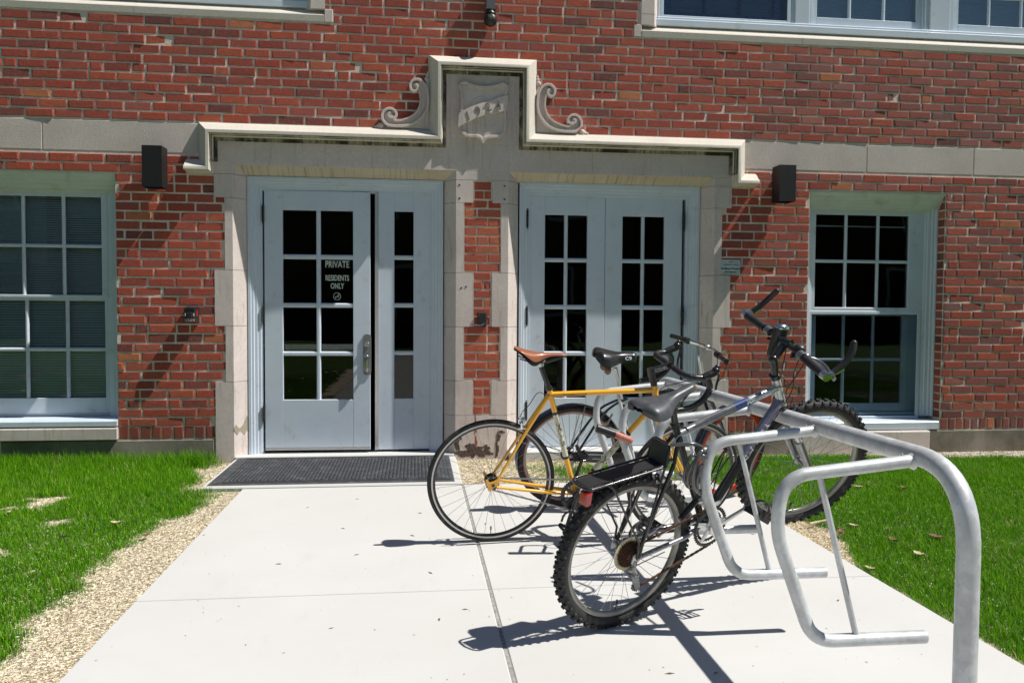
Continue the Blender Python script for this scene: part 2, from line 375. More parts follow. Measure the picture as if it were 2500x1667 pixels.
# zones kept free of brick: (x0, x1, z0, z1)
LW = (-3.617, -2.392, .19, 2.339); RW = (3.464, 4.762, .19, 2.333)
ULW = (-4.95, -.745, 3.66, 5.25); URW = (1.915, 6.2, 3.66, 5.25)
QW0, QN0, QN1, QW1 = -1.628, -1.545, 2.657, 2.740
ROWS = [(0, .653, 1), (.653, 1.112, 0), (1.112, 1.569, 1), (1.569, 2.155, 0), (2.155, 2.345, 1)]   # z0, z1, wide
zones = [LW, RW, ULW, URW, (ULW[0]-.07, ULW[1]+.07, 3.595, 3.70), (URW[0]-.07, URW[1]+.07, 3.59, 3.70),
         (-1.75, 2.862, 2.455, 2.76), (-1.628, 2.74, 2.345, 2.5), (.102, 1.01, 2.5, 3.363), (BX0, BX1, 2.492, 2.752)]
for z0, z1, wd in ROWS:
    zones.append((QW0 if wd else QN0, .399+(.081 if wd else 0), z0, z1))
    zones.append((.715-(.079 if wd else 0), QW1 if wd else QN1, z0, z1))
zones.append((.3, .8, 0, .36))
holes = [LW, RW, ULW, URW, (-1.50, .345, 0, 2.43), (.767, 2.605, 0, 2.43)]

# mortar face with real openings, then every brick as a small block standing proud of it
mw = MB(); xs = sorted({BX0, BX1}|{v for h in holes for v in h[:2]}); zs = sorted({.19, 0, 2.75, BZ1}|{v for h in holes for v in h[2:]})
MY = .0048
for i in range(len(xs)-1):
    for j in range(len(zs)-1):
        cx, cz = (xs[i]+xs[i+1])/2, (zs[j]+zs[j+1])/2
        if any(h[0] < cx < h[1] and h[2] < cz < h[3] for h in holes): continue
        mw.box(xs[i], xs[i+1], MY, .32, zs[j], zs[j+1])
mw.build('mortar_wall', 'mortar', bld, smooth=0)
PITCH, BL, J = .0757, .2146, .0148
bv, bf, bt = [], [], []
def brick(x0, x1, z0, z1, y=0., col=None, yback=.03):
    g = rnd.gauss
    dy = y+g(0, .0016)-.0015; x0 += g(0, .0012); x1 += g(0, .0012); zz0 = z0+g(0, .0009); zz1 = z1+g(0, .0009)
    c = min(.006, (x1-x0)*.2)
    tl = g(0, .0022)
    b = len(bv)
    def jx(): return rnd.uniform(.4, 1.7)*c if rnd.random() > .04 else rnd.uniform(2, 4)*c
    bv.extend([(x0, yback, zz0), (x1, yback, zz0), (x1, yback, zz1), (x0, yback, zz1),
               (x0, dy+.0045, zz0), (x1, dy+.0045+tl, zz0), (x1, dy+.0045+tl, zz1), (x0, dy+.0045, zz1)])
    ins = [(x0+jx(), zz0+.004), (x1-jx(), zz0+.004), (x1-jx(), zz1-.004), (x0+jx(), zz1-.004)]
    for k, (px, pz) in enumerate(ins): bv.append((px, dy+(tl if k in (1, 2) else 0), pz))
    for f in ((0, 1, 5, 4), (1, 2, 6, 5), (2, 3, 7, 6), (3, 0, 4, 7), (4, 5, 9, 8), (5, 6, 10, 9), (6, 7, 11, 10), (7, 4, 8, 11), (8, 9, 10, 11)):
        bf.append([b+q for q in f]); bt.append(col)
def brick_colour(x, z):
    r = min(1, max(0, rnd.gauss(.54, .17)))
    fade = 0; soot = 0
    if x > 2.9: r -= .05; fade = max(0, rnd.gauss(.22 if z > 2.2 else .1, .16))
    elif x < -1.2: fade = max(0, rnd.gauss(-.05, .12))
    else: fade = max(0, rnd.gauss(0, .1))
    if rnd.random() < .07: r = rnd.uniform(0, .2)
    if rnd.random() < .025 and x > 2: r = .97; fade = 0
    if .39 < x < .72 and z < 2.4: r = rnd.uniform(.62, .95); fade = max(0, rnd.gauss(.02, .08))
    if z < .33: soot = rnd.uniform(0, .6)
    if rnd.random() < .05: soot = rnd.uniform(.1, .45)
    return (max(0, min(1, r)), min(.75, fade), soot, 1)
def course(z, k):
    zc0, zc1 = z, z+PITCH-J
    blk = sorted([(a, b) for a, b, c, d in zones if c < (zc0+zc1)/2 < d])
    free = []; cur = BX0
    for a, b in blk:
        if a > cur: free.append((cur, a))
        cur = max(cur, b)
    if cur < BX1: free.append((cur, BX1))
    flem = (k % 8 == 2)
    for a, b in free:
        if b-a < .5:   # narrow piers: bond from both ends
            x = a+.004; n = 0; L = b-a
            if L < .2: cuts = [[1.0], [.58, .42]][k % 2 if rnd.random() < .8 else 0]
            else: cuts = [[.65, .35], [.36, .64], [.34, .33, .33]][k % 3 if rnd.random() < .3 else k % 2]
            for q in cuts:
                w = q*(L-.008); brick(x+J*.3, x+w-J*.3, zc0, zc1, col=brick_colour(x, z)); x += w
            continue
        x = BX0+((k*.5+(.25 if (k//8) % 2 else 0)) % 1)*BL-BL+rnd.uniform(-.006, .006); h = 0
        while x < b:
            L = BL
            if flem: L = BL if h % 2 else BL*.5
            h += 1
            L *= rnd.uniform(.985, 1.015)
            s, e = max(x, a+.003), min(x+L-J, b-.003)
            if e-s > .028:
                if a-.001 < s-.003 < a+.04 and e-s < .06: pass
                brick(s, e, zc0, zc1, col=brick_colour((s+e)/2, z))
            x += L
k = 0; z = .298
while z < 2.47: course(z, k); z += PITCH; k += 1
z = 2.762; k = 0
while z < BZ1-.05: course(z, k+5); z += PITCH; k += 1
# bricks standing on end along the foot of the wall
for a, b in ((BX0, LW[0]), (LW[1], QW0), (QW1, RW[0]), (RW[1], BX1)):
    n = int((b-a)/.0765); w_ = (b-a)/n
    for i in range(n): brick(a+i*w_+.006, a+(i+1)*w_-.006, .196, .290, col=brick_colour(a+i*w_, .2))
# short returns of brick in the window reveals
def reveal(x, z0, z1, side):
    zz = .298
    while zz < z1-.05:
        a = MB(); c = brick_colour(x, zz); b = len(bv)
        x0, x1 = (x-.004, x+.03) if side > 0 else (x-.03, x+.004)
        for p in [(x0, .016, zz), (x1, .016, zz), (x1, .10, zz), (x0, .10, zz), (x0, .016, zz+PITCH-J), (x1, .016, zz+PITCH-J), (x1, .10, zz+PITCH-J), (x0, .10, zz+PITCH-J)]: bv.append(p)
        for f in ((0, 1, 2, 3), (4, 5, 6, 7), (0, 1, 5, 4), (1, 2, 6, 5), (2, 3, 7, 6), (3, 0, 4, 7)): bf.append([b+q for q in f]); bt.append(c)
        zz += PITCH
reveal(RW[1]+.0, .3, RW[3], 1); reveal(LW[0], .3, LW[3], -1)
me = bpy.data.meshes.new('brick_wall'); me.from_pydata(bv, [], bf); me.materials.append(MT['brick'])
ca = me.color_attributes.new('tint', 'FLOAT_COLOR', 'CORNER')
arr = []
for p, c in zip(me.polygons, bt): arr.extend(list(c)*p.loop_total)
ca.data.foreach_set('color', arr)
bm = bmesh.new(); bm.from_mesh(me); bmesh.ops.recalc_face_normals(bm, faces=bm.faces); bm.to_mesh(me); bm.free()
o = bpy.data.objects.new('brick_wall', me); COL.objects.link(o); o.parent = bld

# foundation, floor and dark rooms behind the openings
x = BX0
for a, b in ((BX0, QW0-.006), (QW1+.006, BX1)):
    m = MB(); n = max(1, int((b-a)/1.45)); w_ = (b-a)/n
    for i in range(n): m.rbox(a+i*w_+.003, a+(i+1)*w_-.003, -.004+rnd.uniform(-.004, .004), .3, -.3, .188, .012)
    m.build('foundation', 'foundation', bld, smooth=0)
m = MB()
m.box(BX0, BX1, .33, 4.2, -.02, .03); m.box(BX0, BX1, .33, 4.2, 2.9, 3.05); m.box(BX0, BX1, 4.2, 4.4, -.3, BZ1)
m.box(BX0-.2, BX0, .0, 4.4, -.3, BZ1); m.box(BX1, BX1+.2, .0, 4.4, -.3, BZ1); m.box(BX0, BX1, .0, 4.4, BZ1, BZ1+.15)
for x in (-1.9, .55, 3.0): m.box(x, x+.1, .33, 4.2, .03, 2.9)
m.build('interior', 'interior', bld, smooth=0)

# stone band and sills
def stones(m, x0, x1, y0, y1, z0, z1, n=None, w=1.4, b=.004, jit=.25):
    n = n or max(1, round((x1-x0)/w)); cuts = [x0+(x1-x0)*i/n+(rnd.uniform(-jit, jit)*(x1-x0)/n if 0 < i < n else 0) for i in range(n+1)]
    for i in range(n): m.rbox(cuts[i]+.0015, cuts[i+1]-.0015, y0, y1, z0, z1, b)
m = MB()
for cuts in ((BX0, -5.7, -4.4, -2.936, -1.742), (2.853, 3.99, 5.02, 6.3, 7.6, 8.9, BX1)):
    m = MB()
    for a, b in zip(cuts, cuts[1:]): m.rbox(a+.002, b-.002, .002, .2, 2.502, 2.744, .005)
    m.build('stone_band', 'stone_rough', bld, smooth=0)
def sill(x0, x1, z0, zf, zt, yin, cuts, name='stone_sill', endw=.068):
    m = MB(); C = [x0]+cuts+[x1]
    for a, b in zip(C, C[1:]):
        prof = [(.30, z0), (-.004, z0), (-.008, zf-.006), (0, zf), (yin, zt), (.30, zt)]
        m.prism(prof, a+.0015, b-.0015, 'x')
    return m.build(name, 'stone_clean', bld, smooth=0)
# upper windows: stone surround with a raised margin at the ends
for (x0, x1, z0, z1), cuts in ((ULW, [-3.6, -2.23]), (URW, [3.36, 4.74])):
    sill(x0+.002, x1-.002, 3.598, 3.655, 3.735, .11, cuts)
    m = MB()
    for a, b in ((x0-.068, x0), (x1, x1+.068)): m.rbox(a, b, -.004, .3, 3.598, 3.70, .004)
    for xa, s in ((x0, -1), (x1, 1)):
        a, b = (xa-.004, xa+.17) if s < 0 else (xa-.17, xa+.004)
        zz = 3.70
        for hgt in (.09, .42, .42, .62):
            pl = [(a, -.004), (b-.06, -.004), (b, .10), (b, .3), (a, .3)] if s < 0 else [(a, .3), (a, .10), (a+.06, -.004), (b, -.004), (b, .3)]
            m.prism(pl, zz+.002, min(zz+hgt, z1)-.002, 'z'); zz += hgt
    m.rbox(x0, x1, -.004, .3, z1-.14, z1+.05, .004)
    m.build('stone_surround', 'stone', bld, smooth=0)

# door surround --------------------------------------------------
m = MB(); Y0 = -.006
def jamb(xo, xa, z0, z1, s):     # s=+1: opening is to the right of the block
    pl = [(xo, Y0), (xa-s*.004, Y0), (xa, Y0+.004), (xa+s*.092, .1), (xa+s*.092, .3), (xo, .3)]
    m.prism([(p[0], p[1]) for p in pl], z0+.0015, z1-.0015, 'z')
for z0, z1, wd in ROWS:
    if z0 == 0:
        jamb(QW0, -1.479, -.02, z1, 1); jamb(QW1, 2.584, -.02, z1, -1)
    else:
        jamb(QW0 if wd else QN0, -1.479, z0, z1, 1); jamb(QW1 if wd else QN1, 2.584, z0, z1, -1)
    zz = [(z0, z1)] if z0 else [(-.02, .36), (.36, z1)]
    for a, b in zz:
        if b < .37: m.prism([(.330+.004, Y0), (.78-.004, Y0), (.78, Y0+.004), (.872, .1), (.872, .3), (.240, .3), (.240, .1), (.330, Y0+.004)], a, b-.0015, 'z')
        else: jamb(.399+(.077 if wd else 0), .330, a, b, -1); jamb(.715-(.075 if wd else 0), .78, a, b, 1)
jamb(QW0, -1.479, 2.345, 2.42, 1); jamb(.558, .330, 2.345, 2.42, -1); jamb(.558, .78, 2.345, 2.42, 1); jamb(QW1, 2.584, 2.345, 2.42, -1)
lp = [(Y0, 2.641), (Y0, 2.422), (Y0+.004, 2.418), (.1, 2.349), (.30, 2.349), (.30, 2.641)]
for a, b in ((-1.628, -.366), (-.366, .552), (.552, 1.495), (1.495, 2.74)): m.prism(lp, a+.001, b-.001, 'x')
m.box(.104, 1.008, Y0+.012, .02, 2.643, 3.36); m.box(-1.74, .19, Y0+.0005, .02, 2.643, 2.72); m.box(.925, 2.85, Y0+.0005, .02, 2.643, 2.72); m.box(-1.66, -1.628, Y0+.006, .02, 2.36, 2.643); m.box(2.74, 2.772, Y0+.006, .02, 2.36, 2.643)
m.box(.19, .925, Y0, .02, 2.642, 3.30)
surround = m.build('door_surround', 'stone', bld, smooth=0)
for a, b in ((-1.477, .328), (.782, 2.582)):
    m = MB(); m.add([(a+.004, Y0+.0035, 2.4165), (b-.004, Y0+.0035, 2.4165), (b-.094, .0992, 2.3485), (a+.094, .0992, 2.3485)], [(0, 1, 2, 3)]); m.build('bounce_lit_stained_soffit', 'soffit', surround, smooth=0, recalc=False)
# spall at the left jamb's foot, its shadow put into the dark colour
m = MB(); sp = [(-.02, .27), (.1, .30), (.35, .265), (.6, .29), (.9, .37), (.99, .34), (.98, .23), (.84, .235), (.7, .20), (.55, .225), (.4, .245), (.2, .21), (.0, .25)]
m.add([(-1.4785+.0915*s_-.0014, -.006+.106*s_-.0016, z) for s_, z in sp], [tuple(range(len(sp)))])
m.build('spall_with_shadow', 'stone_broken', surround, smooth=0)
# hood moulding: swept profile with mitred corners
def sweep(m, path, prof, side=1):
    P = [Vector(p) for p in path]; n = len(P); rows = []
    for i in range(n):
        a = (P[i]-P[i-1]).normalized() if i else (P[1]-P[0]).normalized()
        b = (P[i+1]-P[i]).normalized() if i < n-1 else a
        na, nb = Vector((a.y, -a.x))*side, Vector((b.y, -b.x))*side
        mv = (na+nb); mv = mv/max(.2, mv.dot(na))
        rows.append([(P[i].x+mv.x*t, y, P[i].y+mv.y*t) for t, y in prof])
    k = len(prof); vs = [q for r in rows for q in r]; fs = []
    for i in range(n-1):
        for j in range(k-1): fs.append((i*k+j, i*k+j+1, (i+1)*k+j+1, (i+1)*k+j))
    fs.append(tuple(range(k))); fs.append(tuple(range((n-1)*k, n*k)))
    m.add(vs, fs)
HP = [(0, .01), (0, -.006), (.010, -.028), (.032, -.052), (.058, -.078), (.072, -.098), (.075, -.1), (.096, -.1), (.099, -.096), (.099, -.06), (.104, -.055), (.104, -.03), (.116, -.02), (.117, .01)]
HP = [(t, y*1.08) for t, y in HP]
m = MB(); sweep(m, [(-1.838, 2.458), (-1.741, 2.458), (-1.741, 2.753), (.104, 2.753), (.104, 3.362), (1.008, 3.362), (1.008, 2.753), (2.853, 2.753), (2.853, 2.458), (2.95, 2.458)], HP, 1)
hood = m.build('hood_moulding', 'stone_clean', surround, smooth=40)
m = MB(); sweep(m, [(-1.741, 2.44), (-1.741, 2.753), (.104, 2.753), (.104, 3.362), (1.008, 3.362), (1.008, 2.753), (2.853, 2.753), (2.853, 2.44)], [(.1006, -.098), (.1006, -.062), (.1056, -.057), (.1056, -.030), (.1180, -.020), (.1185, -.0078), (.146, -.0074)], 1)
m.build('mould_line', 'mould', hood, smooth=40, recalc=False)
# scrolls
def ribbon(m, pts, w, y0, y1, closed=False):
    P = [Vector(p) for p in pts]; n = len(P); vs = []; fs = []
    for i in range(n):
        a = P[max(0, i-1)]; b = P[min(n-1, i+1)]; d = (b-a).normalized(); q = Vector((-d.y, d.x)); ww = w[i] if isinstance(w, list) else w
        for t, y in ((-1, y1), (-1, y0+.004), (-.75, y0), (.75, y0), (1, y0+.004), (1, y1)): vs.append((P[i].x+q.x*t*ww/2, y, P[i].y+q.y*t*ww/2))
    for i in range(n-1):
        for j in range(5): fs.append((i*6+j, i*6+j+1, (i+1)*6+j+1, (i+1)*6+j))
    fs.append(tuple(range(6))); fs.append(tuple(range((n-1)*6, n*6))); m.add(vs, fs)
def cr2(p, n=7): return [(v.x, v.y) for v in cr([(a, b, 0) for a, b in p], n)]
outer = cr2([(-.008, 3.112), (.012, 3.098), (.004, 3.066), (-.024, 3.055), (-.044, 3.075), (-.047, 3.115), (-.015, 3.150), (.040, 3.145), (.086, 3.08), (.098, 2.98), (.080, 2.90), (.030, 2.83), (-.04, 2.785), (-.127, 2.768), (-.225, 2.772), (-.272, 2.812), (-.275, 2.862), (-.242, 2.902), (-.197, 2.905), (-.168, 2.880), (-.165, 2.852), (-.190, 2.834), (-.220, 2.842), (-.226, 2.864), (-.208, 2.876)])
inner = cr2([(.004, 3.075), (.026, 3.062), (.034, 2.966), (.004, 2.890), (-.054, 2.842), (-.127, 2.815), (-.172, 2.812), (-.195, 2.835), (-.203, 2.852)])
body = [(.004, 3.075), (-.036, 3.06), (-.04, 3.12), (.03, 3.14), (.086, 3.08), (.096, 2.98), (.076, 2.90), (.028, 2.835), (-.04, 2.79), (-.127, 2.775), (-.22, 2.78), (-.262, 2.815), (-.264, 2.86), (-.24, 2.89), (-.19, 2.89), (-.175, 2.86), (-.16, 2.815), (-.127, 2.815), (-.054, 2.842), (.004, 2.89), (.034, 2.966), (.026, 3.062)]
for s in (1, -1):
    m = MB(); f = (lambda p: p) if s > 0 else (lambda p: (1.112-p[0], p[1]))
    ribbon(m, [f(p) for p in outer], .020, -.048, .01); ribbon(m, [f(p) for p in inner], .014, -.046, .01)
    m.prism([f(p) for p in body], -.020, .01); m.sphere((f((-.205, 2.862))[0], -.030, 2.862), .013, 10); m.sphere((f((-.006, 3.098))[0], -.030, 3.098), .013, 10)
    m.prism([f(p) for p in [(.104, 3.24), (.104, 2.755), (-.33, 2.755), (-.20, 2.768), (-.1, 2.775), (.02, 2.82), (.09, 2.92), (.098, 3.05), (.075, 3.13), (.092, 3.2)]], -.014, .01)
    for k, (cx, cz, r) in enumerate(((-.292, 2.770, .026), (-.312, 2.765, .018), (-.335, 2.760, .012), (.088, 3.165, .022), (.092, 3.195, .015), (.096, 3.22, .01))): m.sphere((f((cx, cz))[0], -.012, cz), r, 10, (1, .8, 1))
    m.build('carved_scroll', 'stone', surround, smooth=35)
# shield with scroll banner
sh = [(.346, 3.136), (.392, 3.157), (.43, 3.138), (.50, 3.120), (.56, 3.116), (.62, 3.122), (.69, 3.14), (.727, 3.157), (.771, 3.130), (.752, 3.085), (.746, 3.016), (.743, 2.911), (.752, 2.822), (.742, 2.741), (.70, 2.702), (.611, 2.692), (.575, 2.680), (.557, 2.640), (.538, 2.680), (.505, 2.693), (.415, 2.696), (.362, 2.735), (.350, 2.80), (.369, 2.898), (.369, 3.002), (.364, 3.083)]
m = MB(); m.prism(sh, -.032, 0)
shi = sh+[sh[0]]; pts = [(x+(.56-x)*.045, z+(2.9-z)*.045) for x, z in shi]
ribbon(m, pts, .024, -.050, 0)
m.sphere((.535, -.028, 2.975), .085, 18, (1, .14, .8))
m.build('carved_shield', 'stone', surround, smooth=30)
m = MB(); top = cr2([(.352, 2.885), (.40, 2.915), (.461, 2.945), (.55, 2.978), (.624, 2.999), (.70, 3.03), (.762, 3.046)], 5); bot = cr2([(.344, 2.768), (.40, 2.800), (.478, 2.841), (.55, 2.870), (.616, 2.892), (.70, 2.908), (.759, 2.927)], 5)
n = len(top); vs = []; fs = []
for i in range(n):
    t = i/(n-1); y = -.062-.003*math.sin(t*PI*2.0)
    for (x, z) in (top[i], bot[i]): vs += [(x, y, z), (x, 0, z)]
for i in range(n-1):
    a = i*4; b = a+4; fs += [(a, a+2, b+2, b), (a, b, b+1, a+1), (a+2, a+3, b+3, b+2)]
fs += [(0, 1, 3, 2), ((n-1)*4, (n-1)*4+2, (n-1)*4+3, (n-1)*4+1)]; m.add(vs, fs)
ban = m.build('carved_banner', 'stone', surround, smooth=30)
MT['_'] = None
MT['stain'] = simple('damp_stain', (.10, .07, .055), .95, var=.5, vscale=70)
MT['rust_mark'] = simple('rust_mark', (.30, .10, .06), .9, var=.3)
M_ink = simple('carved_numeral', (.20, .17, .14), .95)
b = MB()
for d, x, z, rt in (('1', .427, 2.862, -.30), ('9', .512, 2.905, -.36), ('2', .597, 2.938, -.30), ('4', .680, 2.950, -.22)):
    vs, fs = text_verts(d, .098, .9, .0008, .003); b.add(vs, fs, wallM(x, -.0655, z, rt))
b.build('date_numerals', M_ink, surround, smooth=0, recalc=False)
# holes and fixings left in the pier stones
m = MB()
for x, z in ((.36, 2.30), (.362, 2.19), (.742, 2.30), (.742, 2.19), (.38, 1.44), (.42, 1.45)): m.lathe([(0, 0), (.008, 0), (.008, .012)], 10, T=Matrix.Translation((x, -.0085, z)))
m.build('fixing_holes', 'ink', surround)

# dark growth and old paint marks at the foot of the pier
def blob(m, cx, cz, rx, rz, y, seed, n=26):
    q = random.Random(seed); ph = [q.uniform(0, 6.28) for _ in range(4)]
    pts = []
    for i in range(n):
        a = 2*PI*i/n; k = 1+.22*math.sin(3*a+ph[0])+.18*math.sin(5*a+ph[1])+.12*math.sin(9*a+ph[2]); pts.append((cx+rx*k*math.cos(a), cz+rz*k*math.sin(a)))
    m.prism(pts, y, y+.004)
m = MB()
for i, (cx, cz, rx, rz) in enumerate(((.40, .035, .085, .028), (.50, .06, .055, .050), (.455, .085, .030, .040), (.575, .035, .070, .030), (.60, .075, .026, .032), (.35, .12, .020, .070), (.375, .19, .016, .035), (.69, .07, .014, .075), (.70, .17, .018, .040), (.725, .215, .030, .012))): blob(m, cx, cz, rx, rz, Y0-.0012-.0002*i, i)
m.build('damp_stain', 'stain', surround, smooth=0)
m = MB(); blob(m, .505, .275, .011, .075, Y0-.0015, 40); blob(m, .51, .13, .010, .05, Y0-.0016, 41); m.build('red_paint_mark', 'rust_mark', surround, smooth=0)
# doors ---------------------------------------------------------------
FP = [(0, .105), (0, .088), (.022, .088), (.026, .096), (.044, .098), (.050, .108), (.072, .112), (.076, .120), (.098, .122), (.100, .132), (.112, .134), (.112, .20)]
def frame_sweep(name, x0, x1, z1, parent, z0=0, prof=FP, mat='white', back=.2):
    m = MB(); sweep(m, [(x0, z0), (x0, z1), (x1, z1), (x1, z0)], prof, 1)
    return m.build(name, mat, parent, smooth=25)
def pane_grid(m, xs_, zs_, X0, X1, Z0, Z1, y0, y1, mun=.035, b=.003):
    # solid leaf from X0..X1, Z0..Z1 with openings given by xs_ pairs and zs_ pairs
    ex = [X0]+[v for p in xs_ for v in p]+[X1]
    m.rbox(X0, ex[1], y0, y1, Z0, Z1, b); m.rbox(ex[-2], X1, y0, y1, Z0, Z1, b)
    m.rbox(ex[1], ex[-2], y0+.0005, y1, Z0, zs_[-1][0], b); m.rbox(ex[1], ex[-2], y0+.0005, y1, zs_[0][1], Z1, b)
    for i in range(len(xs_)-1): m.prism([(xs_[i][1], y1), (xs_[i][1], y0+.014), (xs_[i][1]+.010, y0+.004), (xs_[i+1][0]-.010, y0+.004), (xs_[i+1][0], y0+.014), (xs_[i+1][0], y1)], zs_[-1][0], zs_[0][1], 'z')
    for i in range(len(zs_)-1): m.prism([(y1, zs_[i+1][1]), (y0+.014, zs_[i+1][1]), (y0+.0045, zs_[i+1][1]+.010), (y0+.0045, zs_[i][0]-.010), (y0+.014, zs_[i][0]), (y1, zs_[i][0])], ex[1], ex[-2], 'x')
def glass_for(xs_, zs_, y, parent, name='glass', mat='glass', tilt=None):
    if GLASS_OVER: mat = GLASS_OVER if mat == 'glass' else mat
    m = MB()
    for i, (a, b) in enumerate(xs_):
        for c, d in zs_:
            t = rnd.uniform(-.0015, .0015); t2 = rnd.uniform(-.0015, .0015)
            m.add([(a, y+t, c), (b, y-t, c), (b, y-t+t2, d), (a, y+t+t2, d)], [(0, 1, 2, 3)])
    return m.build(name, mat, parent, smooth=0, recalc=False)
GLASS_OVER = None
ZR = [(1.711, 2.080), (1.305, 1.672), (.896, 1.266), (.488, .859)]
def hinge(parent, x, z, h=.13):
    m = MB(); m.lathe([(0, -h/2), (.011, -h/2), (.011, h/2), (0, h/2)], 10, T=Matrix.Translation((x, .112, z)) @ Matrix.Rotation(PI/2, 4, 'X')); m.box(x-.006, x+.006, .122, .135, z-h/2, z+h/2)
    for k in (-1, 1): m.sphere((x, .118, z+k*(h/2+.008)), .009, 8)
    m.build('hinge', 'black_metal', parent)
lf = frame_sweep('door_frame', -1.385, .230, 2.347, bld)
# left leaf, standing very slightly ajar
DT = (Matrix.Translation((-1.258, .128, 0)) @ Matrix.Rotation(math.radians(-1.0), 4, 'Z') @ Matrix.Translation((1.258, -.128, 0))); dl = MB(DT)
xl = [(-1.108, -.833), (-.797, -.527)]
pane_grid(dl, xl, ZR, -1.258, -.384, .060, 2.240, .128, .172)
dl.box(-.985, -.655, .1268, .13, .13, .40) if False else None
door = dl.build('entrance_door', 'white', bld, smooth=0); tag(door, 'left entrance door leaf with eight panes and lettering on the glass')
glass_for(xl, ZR, .15, door)
m = MB(DT); m.box(-1.255, -.385, .12, .129, .064, .088); m.build('kick_strip', 'alloy', door, smooth=0)
for z in (2.04, 1.205, .375): hinge(door, -1.264, z)
m = MB(DT)
pl = [(-.444, .72), (-.437, .703), (-.41, .696), (-.383, .703), (-.376, .72), (-.376, 1.02), (-.383, 1.037), (-.41, 1.044), (-.437, 1.037), (-.444, 1.02)]
m.prism(pl, .116, .127); h_ = m.build('door_handle', simple('worn_steel_plate', (.20, .20, .205), .5, .3, var=.15), door, smooth=0)
m = MB(DT); m.lathe([(0, -.014), (.017, -.014), (.022, -.008), (.022, .004)], 18, T=Matrix.Translation((-.408, .116, .955))); m.tube(fillet([(-.408, .112, .865), (-.408, .084, .865), (-.408, .084, .735), (-.408, .112, .735)], .02), .0125, 10)
m.build('door_pull', 'chrome', h_)
for body, sz, z, sx in (('PRIVATE', .078, 1.630, .68), ('RESIDENTS', .066, 1.515, .60), ('ONLY', .066, 1.448, .62)):
    letters('glass_lettering', body, sz, wallM(-.662, .1445, z), 'white_ink', door, sx, .0012, spacing=1.02)
m = MB(); c0 = (-.664, 1.362); ribbon(m, [(c0[0]+.030*math.cos(a), c0[1]+.030*math.sin(a)) for a in [2*PI*i/28 for i in range(29)]], .004, .1437, .1447); ribbon(m, [(c0[0]-.021, c0[1]-.021), (c0[0]+.021, c0[1]+.021)], .004, .1437, .1447); ribbon(m, [(c0[0]-.02, c0[1]-.004), (c0[0]+.016, c0[1]-.004)], .005, .1437, .1447)
ribbon(m, cr2([(c0[0]+.012, c0[1]+.002), (c0[0]+.016, c0[1]+.01), (c0[0]+.008, c0[1]+.015)], 4), .003, .1437, .1447)
m.build('no_smoking_symbol', 'white_ink', door, smooth=0)
# push bar seen through the glass
m = MB(); m.box(-1.2, -.42, .20, .245, .895, .955); m.build('panic_bar', 'steel', door, smooth=0)
# fixed sidelight with metal strip
m = MB(); xl = [(-.183, -.021)]; pane_grid(m, xl, [(a+.004, b+.006) for a, b in ZR], -.318, .118, .055, 2.245, .130, .172)
sl = m.build('sidelight', 'white', bld, smooth=0); glass_for(xl, ZR, .15, sl)
m = MB(); m.box(-.345, -.319, .122, .18, .055, 2.245); m.build('metal_strip', 'alloy', sl, smooth=0)
# right pair of doors
frame_sweep('door_frame', .883, 2.486, 2.352, bld)
ZR2 = [(1.711, 2.085), (1.304, 1.676), (.897, 1.266), (.488, .859)]
for (a, b, xl, hx) in ((.990, 1.645, [(1.113, 1.285), (1.316, 1.488)], .955), (1.649, 2.345, [(1.803, 1.975), (2.006, 2.182)], 2.349)):
    m = MB(); pane_grid(m, xl, ZR2, .956 if a < 1 else a, b, .06, 2.243, .131 if a < 1 else .134, .175)
    d = m.build('entrance_door', 'white', bld, smooth=0); tag(d, 'door leaf of the right pair, black strap hinges'); glass_for(xl, ZR2, .153, d)
    for z in (2.045, 1.205, .38): hinge(d, hx, z, .15)
# step stones in front of the doors
m = MB(); m.rbox(-1.475, .325, -.02, .30, -.05, .035, .006); m.rbox(.79, 2.575, -.085, .30, -.05, .055, .008)
m.build('door_sill', 'concrete', bld, smooth=0)

# windows --------------------------------------------------------------
WP = [(0, .18), (0, .100), (.012, .096), (.022, .100), (.030, .112), (.046, .115), (.054, .126), (.080, .129), (.086, .138), (.100, .140), (.108, .148), (.118, .150), (.118, .25)]
HPf = [(0, .10), (0, .014), (.016, .010), (.026, .02), (.040, .034), (.060, .040), (.070, .056), (.095, .062), (.104, .080), (.130, .086), (.140, .130), (.150, .138), (.150, .25)]
def window_frame(x0, x1, z0, z1):
    m = MB()
    # jambs
    for xa, s in ((x0, 1), (x1, -1)): m.prism([(xa+s*t, y) for t, y in WP], z0, z1, 'z')
    m.box(x0+.02, x1-.02, .17, .25, z0-.02, z0+.03)
    f = m.build('window', 'white', bld, smooth=25)
    m = MB(); m.prism([(y, z1-t) for t, y in HPf], x0+.001, x1-.001, 'x'); m.build('head_casing', 'white_green', f, smooth=25)
    return f
def sash(parent, x0, x1, z0, z1, y, nx, nz, st=.047, top=.045, bot=.05, mun=.028, name='sash', mat='white', glassy=True):
    pw = (x1-x0-2*st-(nx-1)*mun)/nx; ph = (z1-z0-top-bot-(nz-1)*mun)/nz
    xs_ = [(x0+st+i*(pw+mun), x0+st+i*(pw+mun)+pw) for i in range(nx)]
    zs_ = [(z1-top-i*(ph+mun)-ph, z1-top-i*(ph+mun)) for i in range(nz)]
    m = MB(); pane_grid(m, xs_, zs_, x0, x1, z0, z1, y, y+.034); s = m.build(name, mat, parent, smooth=0)
    if glassy: glass_for(xs_, zs_, y+.02, parent)
    return s
